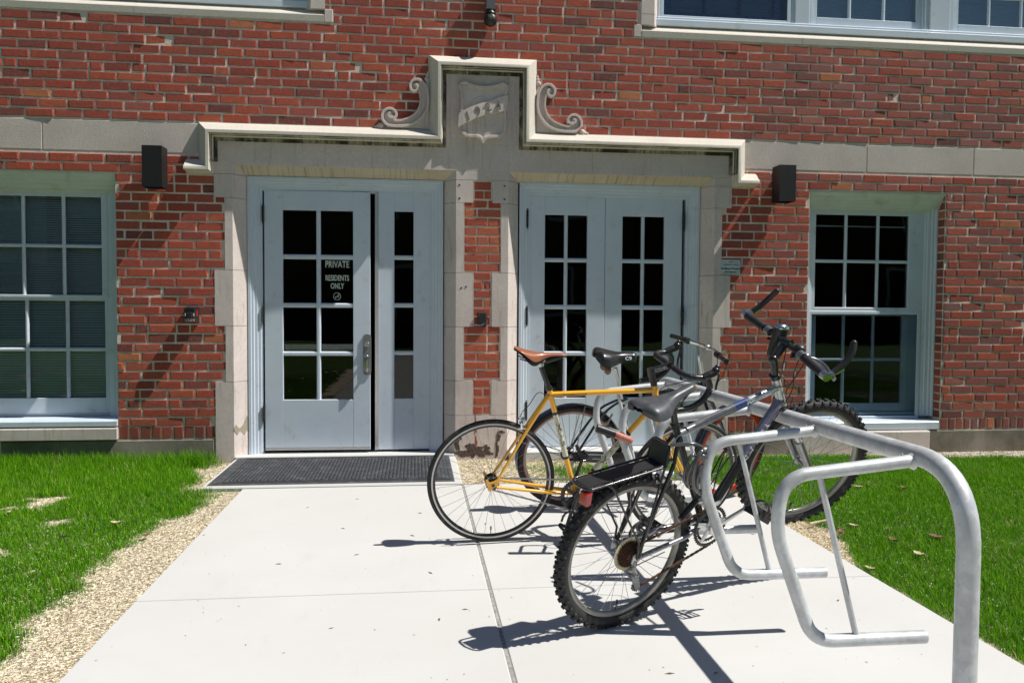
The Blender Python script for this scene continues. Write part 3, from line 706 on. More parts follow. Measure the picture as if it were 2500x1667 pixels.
def blind(parent, x0, x1, z0, z1, y, mat='blind', p=.021):
    m = MB(); z = z0
    while z < z1:
        m.add([(x0, y, z), (x1, y, z), (x1, y+.014, z+p*.82), (x0, y+.014, z+p*.82)], [(0, 1, 2, 3)]); z += p
    m.box(x0, x1, y-.004, y+.02, z0-.012, z0); m.box(x0, x1, y+.022, y+.026, z0, z1) if mat == 'blind_upper' else None; return m.build('blind', mat, parent, smooth=0, recalc=False)
# left ground floor window (blinds half lit, curtain behind the upper sash)
GLASS_OVER = make_glass('window_glass', (.86, .95, 1.0), 1.8)
f = window_frame(LW[0], LW[1], .36, LW[3])
sash(f, -3.500, -2.510, 1.335, 2.196, .145, 3, 2, st=.045, top=.042, bot=.022)
sash(f, -3.492, -2.495, .385, 1.352, .160, 3, 2, st=.046, top=.042, bot=.128)
blind(f, -3.46, -2.54, .50, 1.33, .225); blind(f, -3.46, -2.54, 1.36, 2.15, .222, p=.019)
m = MB(); n = 60
for x0, x1, zb in ((-3.46, -3.02, 1.62), (-2.86, -2.56, 2.0)):
    vs = []; fs = []
    for i in range(n+1):
        x = x0+(x1-x0)*i/n; y = .262+.014*math.sin(i*.9)+.006*math.sin(i*2.3); vs += [(x, y, zb), (x, y, 2.2)]
    for i in range(n): fs.append((2*i, 2*i+2, 2*i+3, 2*i+1))
    m.add(vs, fs)
m.build('curtain', 'curtain', f, smooth=60, recalc=False)
m = MB(); m.prism([(.14, .36), (-.018, .352), (-.030, .340), (-.030, .302), (.14, .302)], LW[0], LW[1]-.002, 'x'); m.build('wooden_sill', 'white', f, smooth=0)
m = MB(); m.prism([(.2, .294), (-.030, .290), (-.036, .280), (-.036, .195), (.2, .190)], LW[0]-.0, LW[1]-.001, 'x'); m.build('stone_sill', 'stone', f, smooth=0)
GLASS_OVER = None
# right ground floor window: lower half behind a storm pane
f = window_frame(RW[0], RW[1], .30, RW[3])
m = MB(); m.box(4.545, 4.70, .148, .26, 1.262, 2.2); m.build('side_liner', 'white', f, smooth=0)
m = MB(); m.box(4.556, 4.70, .205, .26, .28, 1.262); m.build('side_liner', 'white', f, smooth=0)
sash(f, 3.553, 4.552, 1.262, 2.185, .145, 3, 2, st=.048, top=.046, bot=.036)
sash(f, 3.585, 4.550, .330, 1.262, .195, 3, 2, st=.060, top=.040, bot=.085, mat='white', glassy=False, name='inner_sash')
glass_for([(3.62, 4.49)], [(.42, 1.22)], .215, f)
m = MB(); pane_grid(m, [(3.572, 4.606)], [(.300, 1.236)], 3.545, 4.636, .276, 1.264, .138, .156, b=.002); m.build('storm_frame', 'white', f, smooth=0)
M_film = make_glass('storm_glass', (.60, .66, .74), .6); glass_for([(3.572, 4.606)], [(.300, 1.236)], .147, f, 'storm_glass', M_film)
m = MB(); m.box(3.60, 4.53, .245, .252, 2.04, 2.052); m.build('window_rail', 'curtain', f, smooth=0)
m = MB(); m.prism([(.14, .276), (.0, .268), (-.010, .258), (-.010, .196), (.14, .192)], RW[0], RW[1]-.02, 'x'); m.build('wooden_sill', 'white', f, smooth=0)
m = MB(); m.prism([(.2, .190), (-.046, .186), (-.052, .176), (-.050, -.1), (.2, -.1)], RW[0]-.05, 4.63, 'x'); m.build('stone_sill', 'stone', f, smooth=0)
# upper windows: three wide units over the right doors, three over the left window
GLASS_OVER = make_glass('sky_tint_glass', (.62, .90, 1.0), 5.0); M_film = make_glass('insect_screen_glass', (.42, .55, .72), 2.5)  # blue tint put into the upper panes stands in for reflected sky
def upper(x0, x1, units, z0=3.735):
    m = MB(); m.rbox(x0+.1, x1-.1, .055, .3, z0-.01, z0+.045, .006); m.rbox(x0+.12, x1-.12, .07, .3, z0+.04, z0+.07, .006)
    m.rbox(x0+.1, x1-.1, .06, .3, 5.05, 5.16, .006)
    edges = [x0+.12]+[v for u in units for v in u[:2]]+[x1-.12]
    for i in range(0, len(edges), 2):
        a, b = edges[i], edges[i+1]
        if b-a < .02: continue
        m.box(a, b, .10, .3, z0+.06, 5.06); mid = (a+b)/2; w2 = (b-a)/2
        for o2, yy in ((.9, .092), (.62, .082), (.35, .092)): m.rbox(mid-w2*o2, mid+w2*o2, yy, .12, z0+.06, 5.06, .004)
    f = m.build('window', 'white', bld, smooth=0)
    for a, b, kind in units:
        if kind == 'screen':
            sash(f, a+.05, b-.05, z0+.10, 4.45, .175, 3, 2, st=.07, bot=.05, name='inner_sash', mat='dark_silver', glassy=False)
            m = MB(); pane_grid(m, [(a+.03, b-.03)], [(z0+.092, 4.42)], a, b, z0+.065, 4.45, .09, .11, b=.003); m.build('storm_frame', 'white', f, smooth=0)
            glass_for([(a+.03, b-.03)], [(z0+.092, 4.42)], .10, f, 'storm_glass', M_film)
        else: sash(f, a, b, z0+.065, 4.45, .12, 3, 2, st=.048, bot=.085, mun=.030)
        sash(f, a, b, 4.45, 5.06, .11, 3, 2, st=.048, bot=.03, mun=.030)
        blind(f, a+.03, b-.03, z0+.10, 5.0, .215, 'blind_upper')
    return f
upper(URW[0]+.04, URW[1], [(2.105, 3.292, 'screen'), (3.505, 4.552, 's'), (4.865, 5.90, 's')])
upper(ULW[0], ULW[1], [(-4.78, -3.75, 's'), (-3.5, -2.45, 's'), (-2.2, -.93, 's')])

# the building across the lawn, mirrored in the glass
MT['far_brick'] = simple('far_brick', (.11, .045, .032), .9, var=.25, vscale=6)
ob = thing('brick_building', 'dark brick building with white cornice across the lawn behind the viewer, mirrored in the panes', 'building', (0, -24, 0)); m = MB()
m.box(-34, 36, -9, 0, -.1, 8.2); m.build('wall', 'far_brick', ob, smooth=0)
m = MB(); m.box(-34.3, 36.3, -9.3, .35, 8.2, 8.6); m.build('cornice', 'white', ob, smooth=0)
for i in range(9):
    x = -30+i*7.2
    for z in (1.0, 4.6):
        m = MB(); m.box(x-.85, x+.85, -.02, .06, z, z+2.1); f = m.build('window', 'white', ob, smooth=0); m = MB(); m.box(x-.72, x+.72, .062, .075, z+.12, z+1.98); m.build('pane', 'bronze', f, smooth=0)
# ================================================================ GROUND
def sheet(name, x0, x1, y0, y1, z, mat):
    m = MB(); m.add([(x0, y0, z), (x1, y0, z), (x1, y1, z), (x0, y1, z)], [(0, 1, 2, 3)])
    return tag(m.build(name, mat, smooth=0), kind='structure')
MT['far_lawn'] = simple('far_lawn', (.07, .14, .02), .9, var=.3, vscale=3, bmp=.5, bscale=80)
sheet('ground', -150, 150, -150, 60, -.034, 'far_lawn')
m = MB()
for x0, x1 in ((-1.203, .3285), (.3405, 2.180)):
    ys = [-1.062, -3.246, -5.43, -7.61, -9.8, -12, -14.2]
    for a, b in zip(ys, ys[1:]):
        bb = .006; z = 0; y1, y0 = a-.002, b+.002
        vs = [(x0, y0, -.12), (x1, y0, -.12), (x1, y1, -.12), (x0, y1, -.12), (x0, y0, -bb), (x1, y0, -bb), (x1, y1, -bb), (x0, y1, -bb),
              (x0+bb, y0+.003, 0), (x1-bb, y0+.003, 0), (x1-bb, y1-.003, 0), (x0+bb, y1-.003, 0)]
        m.add(vs, [(0, 1, 5, 4), (1, 2, 6, 5), (2, 3, 7, 6), (3, 0, 4, 7), (4, 5, 9, 8), (5, 6, 10, 9), (6, 7, 11, 10), (7, 4, 8, 11), (8, 9, 10, 11)])
tag(m.build('concrete_path', 'concrete', smooth=0), kind='structure')
m = MB()   # dirty filler in the lengthwise joint
n = 400; vs = []; fs = []
for i in range(n+1):
    y = -1.06-13.1*i/n; e = .0035*math.sin(i*1.7)+.002*math.sin(i*4.1)
    vs += [(.326, y, -.0055), (.334+e, y, -.004), (.344, y, -.0055)]
for i in range(n): fs += [(3*i, 3*i+1, 3*i+4, 3*i+3), (3*i+1, 3*i+2, 3*i+5, 3*i+4)]
m.add(vs, fs); MT['joint'] = simple('joint_filler', (.30, .29, .27), .95, var=.5, vscale=50, bmp=.8, bscale=120)
tag(m.build('path_joint', 'joint', smooth=0), kind='structure')
m = MB(); m.box(-1.203, 2.18, -3.249, -3.243, -.05, -.005); m.box(-1.203, 2.18, -5.433, -5.427, -.05, -.005)
tag(m.build('path_cross_joint', 'joint', smooth=0), kind='structure')
m = MB(); m.rbox(-1.482, .334, -1.058, .0, -.06, .012, .006)
# top must face up: rotate the chamfered block builder
m = MB(); x0, x1, y0, y1, b_, zt = -1.486, .336, -1.052, .02, .010, .013
m.add([(x0, y0, -.08), (x1, y0, -.08), (x1, y1, -.08), (x0, y1, -.08), (x0, y0, zt-b_), (x1, y0, zt-b_), (x1, y1, zt-b_), (x0, y1, zt-b_), (x0+b_, y0+b_, zt), (x1-b_, y0+b_, zt), (x1-b_, y1, zt), (x0+b_, y1, zt)],
      [(0, 1, 5, 4), (1, 2, 6, 5), (2, 3, 7, 6), (3, 0, 4, 7), (4, 5, 9, 8), (5, 6, 10, 9), (6, 7, 11, 10), (7, 4, 8, 11), (8, 9, 10, 11)])
tag(m.build('door_landing', 'concrete', smooth=0), kind='structure')

# rubber door mat with raised basket-weave lozenges and ribbed border
m = MB(); X0, X1, Y0_, Y1_, Z = -1.455, .282, -1.010, .030, .013
m.add([(X0, Y0_, Z), (X1, Y0_, Z), (X1, Y1_, Z), (X0, Y1_, Z), (X0, Y0_, Z+.004), (X1, Y0_, Z+.004), (X1, Y1_, Z+.004), (X0, Y1_, Z+.004), (X0+.012, Y0_+.012, Z+.009), (X1-.012, Y0_+.012, Z+.009), (X1-.012, Y1_-.012, Z+.009), (X0+.012, Y1_-.012, Z+.009)],
      [(0, 1, 5, 4), (1, 2, 6, 5), (2, 3, 7, 6), (3, 0, 4, 7), (4, 5, 9, 8), (5, 6, 10, 9), (6, 7, 11, 10), (7, 4, 8, 11), (8, 9, 10, 11)])
zt = Z+.009
for k in (.030, .055, .085):
    for (a, b, c, d) in ((X0+k, X0+k+.006, Y0_+k, Y1_-k), (X1-k-.006, X1-k, Y0_+k, Y1_-k), (X0+k, X1-k, Y0_+k, Y0_+k+.006), (X0+k, X1-k, Y1_-k-.006, Y1_-k)): m.box(a, b, c, d, zt-.001, zt+.003)
gx = X0+.105; r = 0
while gx < X1-.11:
    gy = Y0_+.105+(.0125 if r % 2 else 0); r += 1; q = 0
    while gy < Y1_-.11:
        T = Matrix.Translation((gx, gy, zt)) @ Matrix.Rotation(.6 if (q+r) % 2 else -.6, 4, 'Z')
        a, b, h = .015, .0055, .005
        m.add([(-a, -b, -.001), (a, -b, -.001), (a, b, -.001), (-a, b, -.001), (-a*.7, -b*.6, h), (a*.7, -b*.6, h), (a*.7, b*.6, h), (-a*.7, b*.6, h)], [(0, 1, 5, 4), (1, 2, 6, 5), (2, 3, 7, 6), (3, 0, 4, 7), (4, 5, 6, 7)], T)
        gy += .025; q += 1
    gx += .027
tag(m.build('door_mat', 'mat_rubber', smooth=0, recalc=False), 'dark grey rubber mat with woven lozenge pattern in front of the left door', 'door mat')

# -------- grass and straw --------
rg = np.random.default_rng(11)
def vnoise(x, y, s, seed):   # cheap smooth value noise
    def h(i, j): return np.modf(np.abs(np.sin(i*127.1+j*311.7+seed*74.7)*43758.5453))[0]
    xs, ys = x*s, y*s; i, j = np.floor(xs), np.floor(ys); u, v = xs-i, ys-j; u = u*u*(3-2*u); v = v*v*(3-2*v)
    return (h(i, j)*(1-u)+h(i+1, j)*u)*(1-v)+(h(i, j+1)*(1-u)+h(i+1, j+1)*u)*v
def fbm(x, y, s, seed): return .55*vnoise(x, y, s, seed)+.3*vnoise(x, y, s*2.3, seed+1)+.15*vnoise(x, y, s*5.1, seed+2)
def bare(x, y):
    # 0 where grass is thick, 1 on bare straw-covered soil
    n = fbm(x, y, 2.6, 3)-.5; n2 = fbm(x, y, 9, 5)-.5
    out = np.zeros_like(x)
    gl = np.interp(y, [-9, -4.0, -2.2, -1.6, -1.1, -1.0, -.35, 0], [.22, .24, .27, .18, .12, .075, .09, .13])+n*.26+n2*.10
    edge = np.where(y > -1.07, -1.486, -1.203)
    out = np.where((x < edge), np.clip(1-((edge-x)-gl)/.10, 0, 1), out)
    gr = np.interp(y, [-9, -4, -3.1, -2.75, -2.45, -2.1, -1.1, -.5, -.3, 0], [.0, .0, -.02, .12, .22, .12, .02, .0, .0, .0])+n2*.06
    out = np.where((x > 2.18), np.clip(1-((x-2.18)-gr)/.05, 0, 1), out)
    wallg = np.interp(x, [2.2, 3.0, 3.9, 4.4, 5.2, 6, 9], [.06, .10, .14, .27, .33, .30, .3])+n*.22
    out = np.where(x > 2.18, np.maximum(out, np.clip(1-((-y)-wallg)/.05, 0, 1)), out)
    mid = (x > .33) & (x < 2.18) & (y > -1.07)
    pm = np.clip(1.25-(x-.35)*.9+n*2.4+np.where(y > -.35, .45, 0), 0, 1)
    out = np.where(mid, pm, out)
    patch = np.clip((fbm(x, y, 3.3, 21)-.735)/.06, 0, 1)*np.where(x < 0, 1, .25)
    return np.maximum(out, patch)
gx_, gy_ = np.meshgrid(np.linspace(-7.5, 9.5, 341), np.linspace(-9.5, .1, 193)); bx, by = gx_.ravel(), gy_.ravel()
bz = -.024+.006*(fbm(bx, by, 3, 90)-.5); nx_, ny_ = 341, 193
ii = (np.arange(ny_-1)[:, None]*nx_+np.arange(nx_-1)[None, :]).ravel()
me = bpy.data.meshes.new('soil'); me.from_pydata(np.stack([bx, by, bz], 1).tolist(), [], np.stack([ii, ii+1, ii+nx_+1, ii+nx_], 1).tolist()); me.materials.append(MT['soil'])
ba = me.attributes.new('bare', 'FLOAT', 'POINT'); ba.data.foreach_set('value', np.clip(bare(bx, by)*1.3, 0, 1).astype(np.float32))
o = bpy.data.objects.new('soil', me); COL.objects.link(o); tag(o, kind='structure')
def on_slab(x, y): return ((x > -1.206) & (x < 2.183) & (y < -1.058)) | ((x > -1.49) & (x < .34) & (y > -1.056)) | (y > -.012) | ((x > .785) & (x < 2.58) & (y > -.09))
def blades(n, box, hfun, cols, width, lean, flat=False, seed=0, keep=None, z0=-.024):
    x = rg.uniform(box[0], box[1], n); y = rg.uniform(box[2], box[3], n)
    k = ~on_slab(x, y)
    if keep is not None: k &= keep(x, y)
    x, y = x[k], y[k]; n = len(x); a = rg.uniform(0, 2*np.pi, n); h = hfun(x, y)*rg.uniform(.55, 1.2, n)
    w = width*rg.uniform(.6, 1.3, n); dx, dy = np.cos(a), np.sin(a); px, py = -dy, dx
    ln = lean*np.abs(rg.normal(.55, .45, n))
    V = np.zeros((n, 5, 3))
    if flat:
        L = h; tz = z0+rg.uniform(.003, .008, n); tilt = rg.normal(0, .06, n)
        for i, (t, s) in enumerate(((-.5, 1), (-.5, -1), (0, 1), (0, -1), (.5, 0))):
            V[:, i, 0] = x+dx*L*t+px*w*s+px*L*.1*(1-4*t*t)*rg.uniform(-1, 1, n)*0; V[:, i, 1] = y+dy*L*t+py*w*s; V[:, i, 2] = tz+tilt*L*t+.002*s
    else:
        for i, (t, s) in enumerate(((0, 1), (0, -1), (.55, .8), (.55, -.8), (1, 0))):
            V[:, i, 0] = x+dx*ln*h*t**1.6+px*w*s; V[:, i, 1] = y+dy*ln*h*t**1.6+py*w*s; V[:, i, 2] = z0+h*t*np.sqrt(np.clip(1-(ln*t)**2*.35, .15, 1))
    F = np.array([[0, 1, 3, 2], [2, 3, 4, 4]])
    ci = cols(x, y, n)
    return V.reshape(-1, 3), n, ci
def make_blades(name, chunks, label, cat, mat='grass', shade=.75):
    Vs = np.concatenate([c[0] for c in chunks]); n = sum(c[1] for c in chunks); C = np.concatenate([c[2] for c in chunks])
    base = np.arange(n)*5
    quads = np.stack([base, base+1, base+3, base+2], 1); tris = np.stack([base+2, base+3, base+4], 1)
    loops = np.concatenate([np.concatenate([quads, tris], 1).reshape(-1)]); starts = np.arange(n)[:, None]*7+np.array([0, 4]); tot = np.tile([4, 3], n)
    me = bpy.data.meshes.new(name); me.vertices.add(len(Vs)); me.vertices.foreach_set('co', Vs.reshape(-1).astype(np.float32))
    me.loops.add(len(loops)); me.loops.foreach_set('vertex_index', loops.astype(np.int32))
    me.polygons.add(2*n); me.polygons.foreach_set('loop_start', starts.reshape(-1).astype(np.int32)); me.polygons.foreach_set('loop_total', tot.astype(np.int32))
    me.update(); me.validate()
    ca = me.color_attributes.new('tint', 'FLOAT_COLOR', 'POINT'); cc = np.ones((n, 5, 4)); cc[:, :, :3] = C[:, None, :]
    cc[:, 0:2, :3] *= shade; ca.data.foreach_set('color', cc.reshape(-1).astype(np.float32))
    me.materials.append(MT[mat]); me.polygons.foreach_set('use_smooth', [True]*(2*n))
    o = bpy.data.objects.new(name, me); COL.objects.link(o)
    return tag(o, label, cat, kind='stuff')
G1, G2, G3, DRY = np.array([.17, .42, .004]), np.array([.06, .24, .004]), np.array([.26, .50, .02]), np.array([.60, .54, .26])
def green(x, y, n):
    t = rg.uniform(0, 1, n)[:, None]; big = fbm(x, y, 1.7, 40)[:, None]
    c = G1*(1-t)+G2*t; c = c*(1-.42*np.clip((big-.38)*4, 0, 1))+G2*.42*np.clip((big-.38)*4, 0, 1)
    s = (rg.uniform(0, 1, n) < .22)[:, None]; c = np.where(s, G3, c)
    dry = (rg.uniform(0, 1, n) < .006+.07*np.clip(fbm(x, y, 4, 60)-.45, 0, 1)*3+bare(x, y)*.25)[:, None]
    return np.where(dry, DRY*rg.uniform(.6, 1.1, (n, 1)), c)*rg.uniform(.8, 1.2, (n, 1))
def straw(x, y, n): return np.array([.95, .86, .68])*rg.uniform(.68, 1.04, (n, 1))*np.array([1, 1, 1])+rg.normal(0, .02, (n, 3)).clip(-.05, .05)
def height(x, y):
    h = .022+.026*fbm(x, y, 2.2, 70)+.014*fbm(x, y, 7, 71)
    nearw = np.exp(-((-y)/.28)**2)
    h = h+np.where(x < -1.4, .075, .012)*nearw+np.where(x < -1.4, .020*np.clip((y+1.9)/1.1, 0, 1), 0)
    return h*(1-.45*bare(x, y))
kg = lambda x, y: rg.uniform(0, 1, len(x)) > bare(x, y)*.97
ks = lambda x, y: rg.uniform(0, 1, len(x)) < .10+.9*bare(x, y)
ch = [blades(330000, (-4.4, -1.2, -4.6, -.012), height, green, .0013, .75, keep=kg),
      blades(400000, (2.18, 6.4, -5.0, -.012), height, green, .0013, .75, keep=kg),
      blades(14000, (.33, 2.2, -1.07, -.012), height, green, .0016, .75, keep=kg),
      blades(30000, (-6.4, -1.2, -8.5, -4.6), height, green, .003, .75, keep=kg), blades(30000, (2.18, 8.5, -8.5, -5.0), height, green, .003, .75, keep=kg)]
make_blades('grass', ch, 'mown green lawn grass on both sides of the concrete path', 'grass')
kst = lambda x, y: (rg.uniform(0, 1, len(x)) < .05+.95*bare(x, y))
ln_ = lambda x, y: .017+0*x
kgr = lambda x, y: (rg.uniform(0, 1, len(x)) < bare(x, y))
ch = [blades(420000, (-2.6, -1.2, -4.6, -.012), ln_, straw, .0007, 1, True, keep=kst), blades(80000, (2.18, 3.2, -3.4, -.012), ln_, straw, .0008, 1, True, keep=kst),
      blades(70000, (.33, 2.2, -1.07, -.012), ln_, straw, .0008, 1, True, keep=kst), blades(90000, (3.0, 7.0, -.75, -.012), lambda x, y: .014+0*x, lambda x, y, n: np.array([.80, .70, .60])*rg.uniform(.6, 1.15, (n, 1)), .0025, 1, True, keep=kgr),
      blades(25000, (-5, -1.2, -4.6, 0), ln_, straw, .0011, 1, True), blades(30000, (2.18, 7, -5, 0), ln_, straw, .0011, 1, True)]
make_blades('straw_mulch', ch, 'pale chopped straw scattered over the bare soil beside the path', 'straw', 'straw', 1)
# dry leaves and twigs lying about
def leaf(name, x, y, z, s, mat, label, cat='leaf', group='dead leaves on the lawn', rot=None):
    n = 9; a = rot if rot is not None else rnd.uniform(0, 2*PI); vs = []; fs = []; ca_, sa = math.cos(a), math.sin(a); cu = rnd.uniform(.45, .8)
    for i in range(n):
        t = i/(n-1)*2-1; w_ = s*.52*(1-t*t)**.6*(1+.25*math.sin(i*2.6)); zz = s*cu*(t*t)*.6+rnd.uniform(0, .06)*s
        for q, dz in ((-1, .45), (0, 0), (1, .4)):
            lx, ly = t*s, q*w_; vs.append((x+lx*ca_-ly*sa, y+lx*sa+ly*ca_, z+zz+abs(q)*dz*w_))
    for i in range(n-1):
        for j in range(2): fs.append((i*3+j, i*3+j+1, (i+1)*3+j+1, (i+1)*3+j))
    m = MB(); m.add(vs, fs); m.tube([(x-s*ca_, y-s*sa, z+s*cu*.6), (x-1.5*s*ca_, y-1.5*s*sa, z+s*.2)], .0012, 5)
    tag(m.build(name, mat, smooth=60, recalc=False), label, cat, group)

m = MB(); q = random.Random(5)
for i in range(230):
    x, y = q.uniform(-1.18, 2.16), q.uniform(-4.6, -1.1); a = q.uniform(0, PI); L = q.uniform(.002, .007) if i % 6 else q.uniform(.010, .022); c, s_ = math.cos(a)*L, math.sin(a)*L; w_ = L*.28
    m.add([(x-c, y-s_, .0006), (x+s_/L*w_, y-c/L*w_, .003), (x+c, y+s_, .0006), (x-s_/L*w_, y+c/L*w_, .0025)], [(0, 1, 2, 3)])
tag(m.build('path_litter', 'leaf', smooth=0, recalc=False), 'tiny dry bits and seeds blown over the concrete path', 'litter', kind='stuff')
# ================================================================ WALL FIXTURES
def wall_lamp(x0, x1, z0, z1, label):
    t = thing('wall_lamp', label, 'wall lamp', ((x0+x1)/2, 0, z0), 'box lamps on the facade'); cx, w2, h = 0, (x1-x0)/2, z1-z0
    m = MB()
    m.add([(-w2, -.192, 0), (w2, -.192, 0), (w2, -.192, h), (-w2, -.192, h), (-w2, -.045, 0), (w2, -.045, 0), (w2, -.045, h), (-w2, -.045, h),
           (-w2+.006, -.186, 0), (w2-.006, -.186, 0), (w2-.006, -.051, 0), (-w2+.006, -.051, 0), (-w2+.006, -.186, .02), (w2-.006, -.186, .02), (w2-.006, -.051, .02), (-w2+.006, -.051, .02)],
          [(0, 1, 2, 3), (5, 4, 7, 6), (0, 3, 7, 4), (1, 5, 6, 2), (3, 2, 6, 7), (0, 8, 9, 1), (1, 9, 10, 5), (5, 10, 11, 4), (4, 11, 8, 0), (8, 12, 13, 9), (9, 13, 14, 10), (10, 14, 15, 11), (11, 15, 12, 8), (12, 15, 14, 13)])
    m.build('lamp_housing', 'bronze', t, smooth=0)
    m = MB(); m.box(-.045, .045, -.046, .006, h*.3, h*.72); m.build('wall_bracket', 'bronze', t, smooth=0)
    m = MB(); m.lathe([(0, 0), (.05, 0), (.055, .012)], 20, T=Matrix.Translation((0, -.118, .018)) @ Matrix.Rotation(PI/2, 4, 'X')); m.build('lens', 'grey_plastic', t)
wall_lamp(-2.125, -1.975, 2.203, 2.523, 'dark bronze box lamp on the wall between the left window and the left door')
wall_lamp(3.090, 3.238, 2.203, 2.512, 'dark bronze box lamp on the wall between the right doors and the right window')
# key box
t = thing('key_box', 'small black fire key box lettered M F D on the brick left of the doors', 'key box', (-1.80, 0, 1.14)); m = MB()
x0, x1, h = -.0455, .0455, .121
m.rbox(x0, x1, -.108, .0, 0, h, .008); m.rbox(x0-.003, x1+.003, -.028, .0, -.002, h+.004, .003); m.build('box_body', 'black_metal', t, smooth=0)
m = MB(); m.rbox(-.020, .020, -.116, -.1, .035, .082, .004); m.build('door_cover', 'black_plastic', t, smooth=0)
m = MB(); m.box(-.036, -.027, -.1105, -.1, .050, .074); m.box(.027, .038, -.1105, -.1, .050, .076); m.build('reflector', 'plate_white', t, smooth=0)
m = MB(); m.box(x1-.002, x1+.0035, -.085, -.045, .05, .102); m.build('red_label', 'red_plastic', t, smooth=0)
m = MB(); m.box(-.036, .038, -.1095, -.1, .008, .031); lb = m.build('label', 'plate_white', t, smooth=0)
letters('lettering', 'M F D', .024, wallM(.001, -.1103, .0195), 'red_ink', lb, 1.15, .001)
# card reader on the pier
t = thing('card_reader', 'small black card reader on the brick pier between the two doorways', 'card reader', (.556, 0, 1.118)); m = MB()
m.rbox(-.037, .037, -.028, .004, 0, .118, .007); m.build('reader_body', 'black_plastic', t, smooth=0)
m = MB(); m.box(-.024, -.018, -.0288, -.02, .092, .098); m.build('indicator_light', simple('indicator', (.8, .08, .02), .3), t, smooth=0)
m = MB(); ribbon(m, [(-.02+.05*math.cos(a), .056+.05*math.sin(a)) for a in [PI*1.3+PI*.5*i/10 for i in range(11)]], .0035, -.0292, -.02); m.build('curved_mark', 'plate_white', t, smooth=0)
# camera under the bracket
t = thing('security_camera', 'black dome camera hanging from a grey bracket above the carved hood', 'camera', (.617, 0, 3.62)); m = MB()
m.box(-.042, .030, -.085, .004, .125, .42); m.box(-.050, .038, -.092, .004, .118, .126); m.build('mounting_bracket', 'grey_plastic', t, smooth=0)
m = MB(); m.lathe([(0, .0), (.030, .0), (.036, -.018), (.042, -.03)], 20, T=Matrix.Translation((-.004, -.058, .118)) @ Matrix.Rotation(PI/2, 4, 'X')); m.sphere((-.006, -.062, .036), .055, 22); m.build('dome', 'black_plastic', t, smooth=50)
m = MB(); T = Matrix.Translation((-.008, -.064, .030)) @ Matrix.Rotation(math.radians(-18), 4, 'X'); m.lathe([(0, -.057), (.014, -.057), (.017, -.050), (.021, -.054), (.024, -.046)], 20, T=T); m.build('lens', simple('lens_ring', (.10, .10, .05), .25), t)
# notice plate
t = MB(); t.rbox(2.652, 2.828, -.012, -.007, 1.582, 1.708, .001)
pl = tag(t.build('notice_plate', 'plate_white', smooth=0), 'small pale notice about smoking and weapons beside the right doors', 'sign')
for body, sz, z, bd in (('Harlan', .014, 1.691, 0), ('Buildings & Grounds', .0155, 1.665, 0), ('Smoking & Weapons', .0215, 1.630, .0006), ('PROHIBITED', .0195, 1.599, .0004)): letters('lettering', body, sz, wallM(2.740, -.0125, z), 'ink', pl, .98, bd)

# ================================================================ BIKE RACK
rk = thing('bike_rack', 'galvanised tube bicycle rack with one top rail and five hanging hoops on the concrete path', 'bicycle rack', (1.571, -3.24, 0)); XR = 1.571
m = MB(); m.tube(fillet([(0, -1.49, -.02), (0, -1.49, .815), (0, 1.52, .815), (0, 1.52, -.02)], .235, 12), .032, 20); m.build('rail', 'galv', rk, smooth=50)
m = MB()
for y in (-1.49, 1.52): m.lathe([(0, 0), (.075, 0), (.075, .006), (.034, .010)], 24, T=Matrix.Translation((0, y, 0)) @ Matrix.Rotation(PI/2, 4, 'X'))
m.build('base_plate', 'galv', rk)
m = MB(); T = Matrix.Translation((.019, -1.409, .741)); m.lathe([(0, -.001), (.0055, -.001), (.0055, -.004)], 12, T=Matrix.Translation((.006, -1.405, .776)) @ Vector((.0, -.62, .78)).to_track_quat('-Y', 'Z').to_matrix().to_4x4())
m.build('vent_hole', 'ink', rk)
hp = [(0.005, .803), (-.32, .766)]
for i, y in enumerate((-1.26, -.632, 0, .632, 1.262)):
    pts = fillet([(-.022, y, .803), (-.445, y, .760), (-.475, y, .60), (-.345, y, .2425), (.030, y, .2415)], [.115, .9, .10], 10)
    m = MB(); m.tube([pts[0]]+pts[1:], .0205, 16); hpo = m.build('hoop', 'galv', rk, smooth=50)
    m = MB(); m.tube([(-.333, y, .760), (-.200, y, .250)], .0095, 10)
    for a in ((-.333, .762), (-.200, .250)): m.sphere((a[0], y, a[1]), .013, 8, (1.3, 1, .8))
    m.build('upright_rod', 'galv', hpo)
    m = MB(); m.lathe([(.0205, 0), (.024, .004), (.0275, .012)], 16, T=Matrix.Translation((-.038, y, .8015)) @ Matrix.Rotation(-PI/2, 4, 'Z')); m.sphere((-.062, y, .823), .003, 6); m.build('weld', 'galv', hpo)

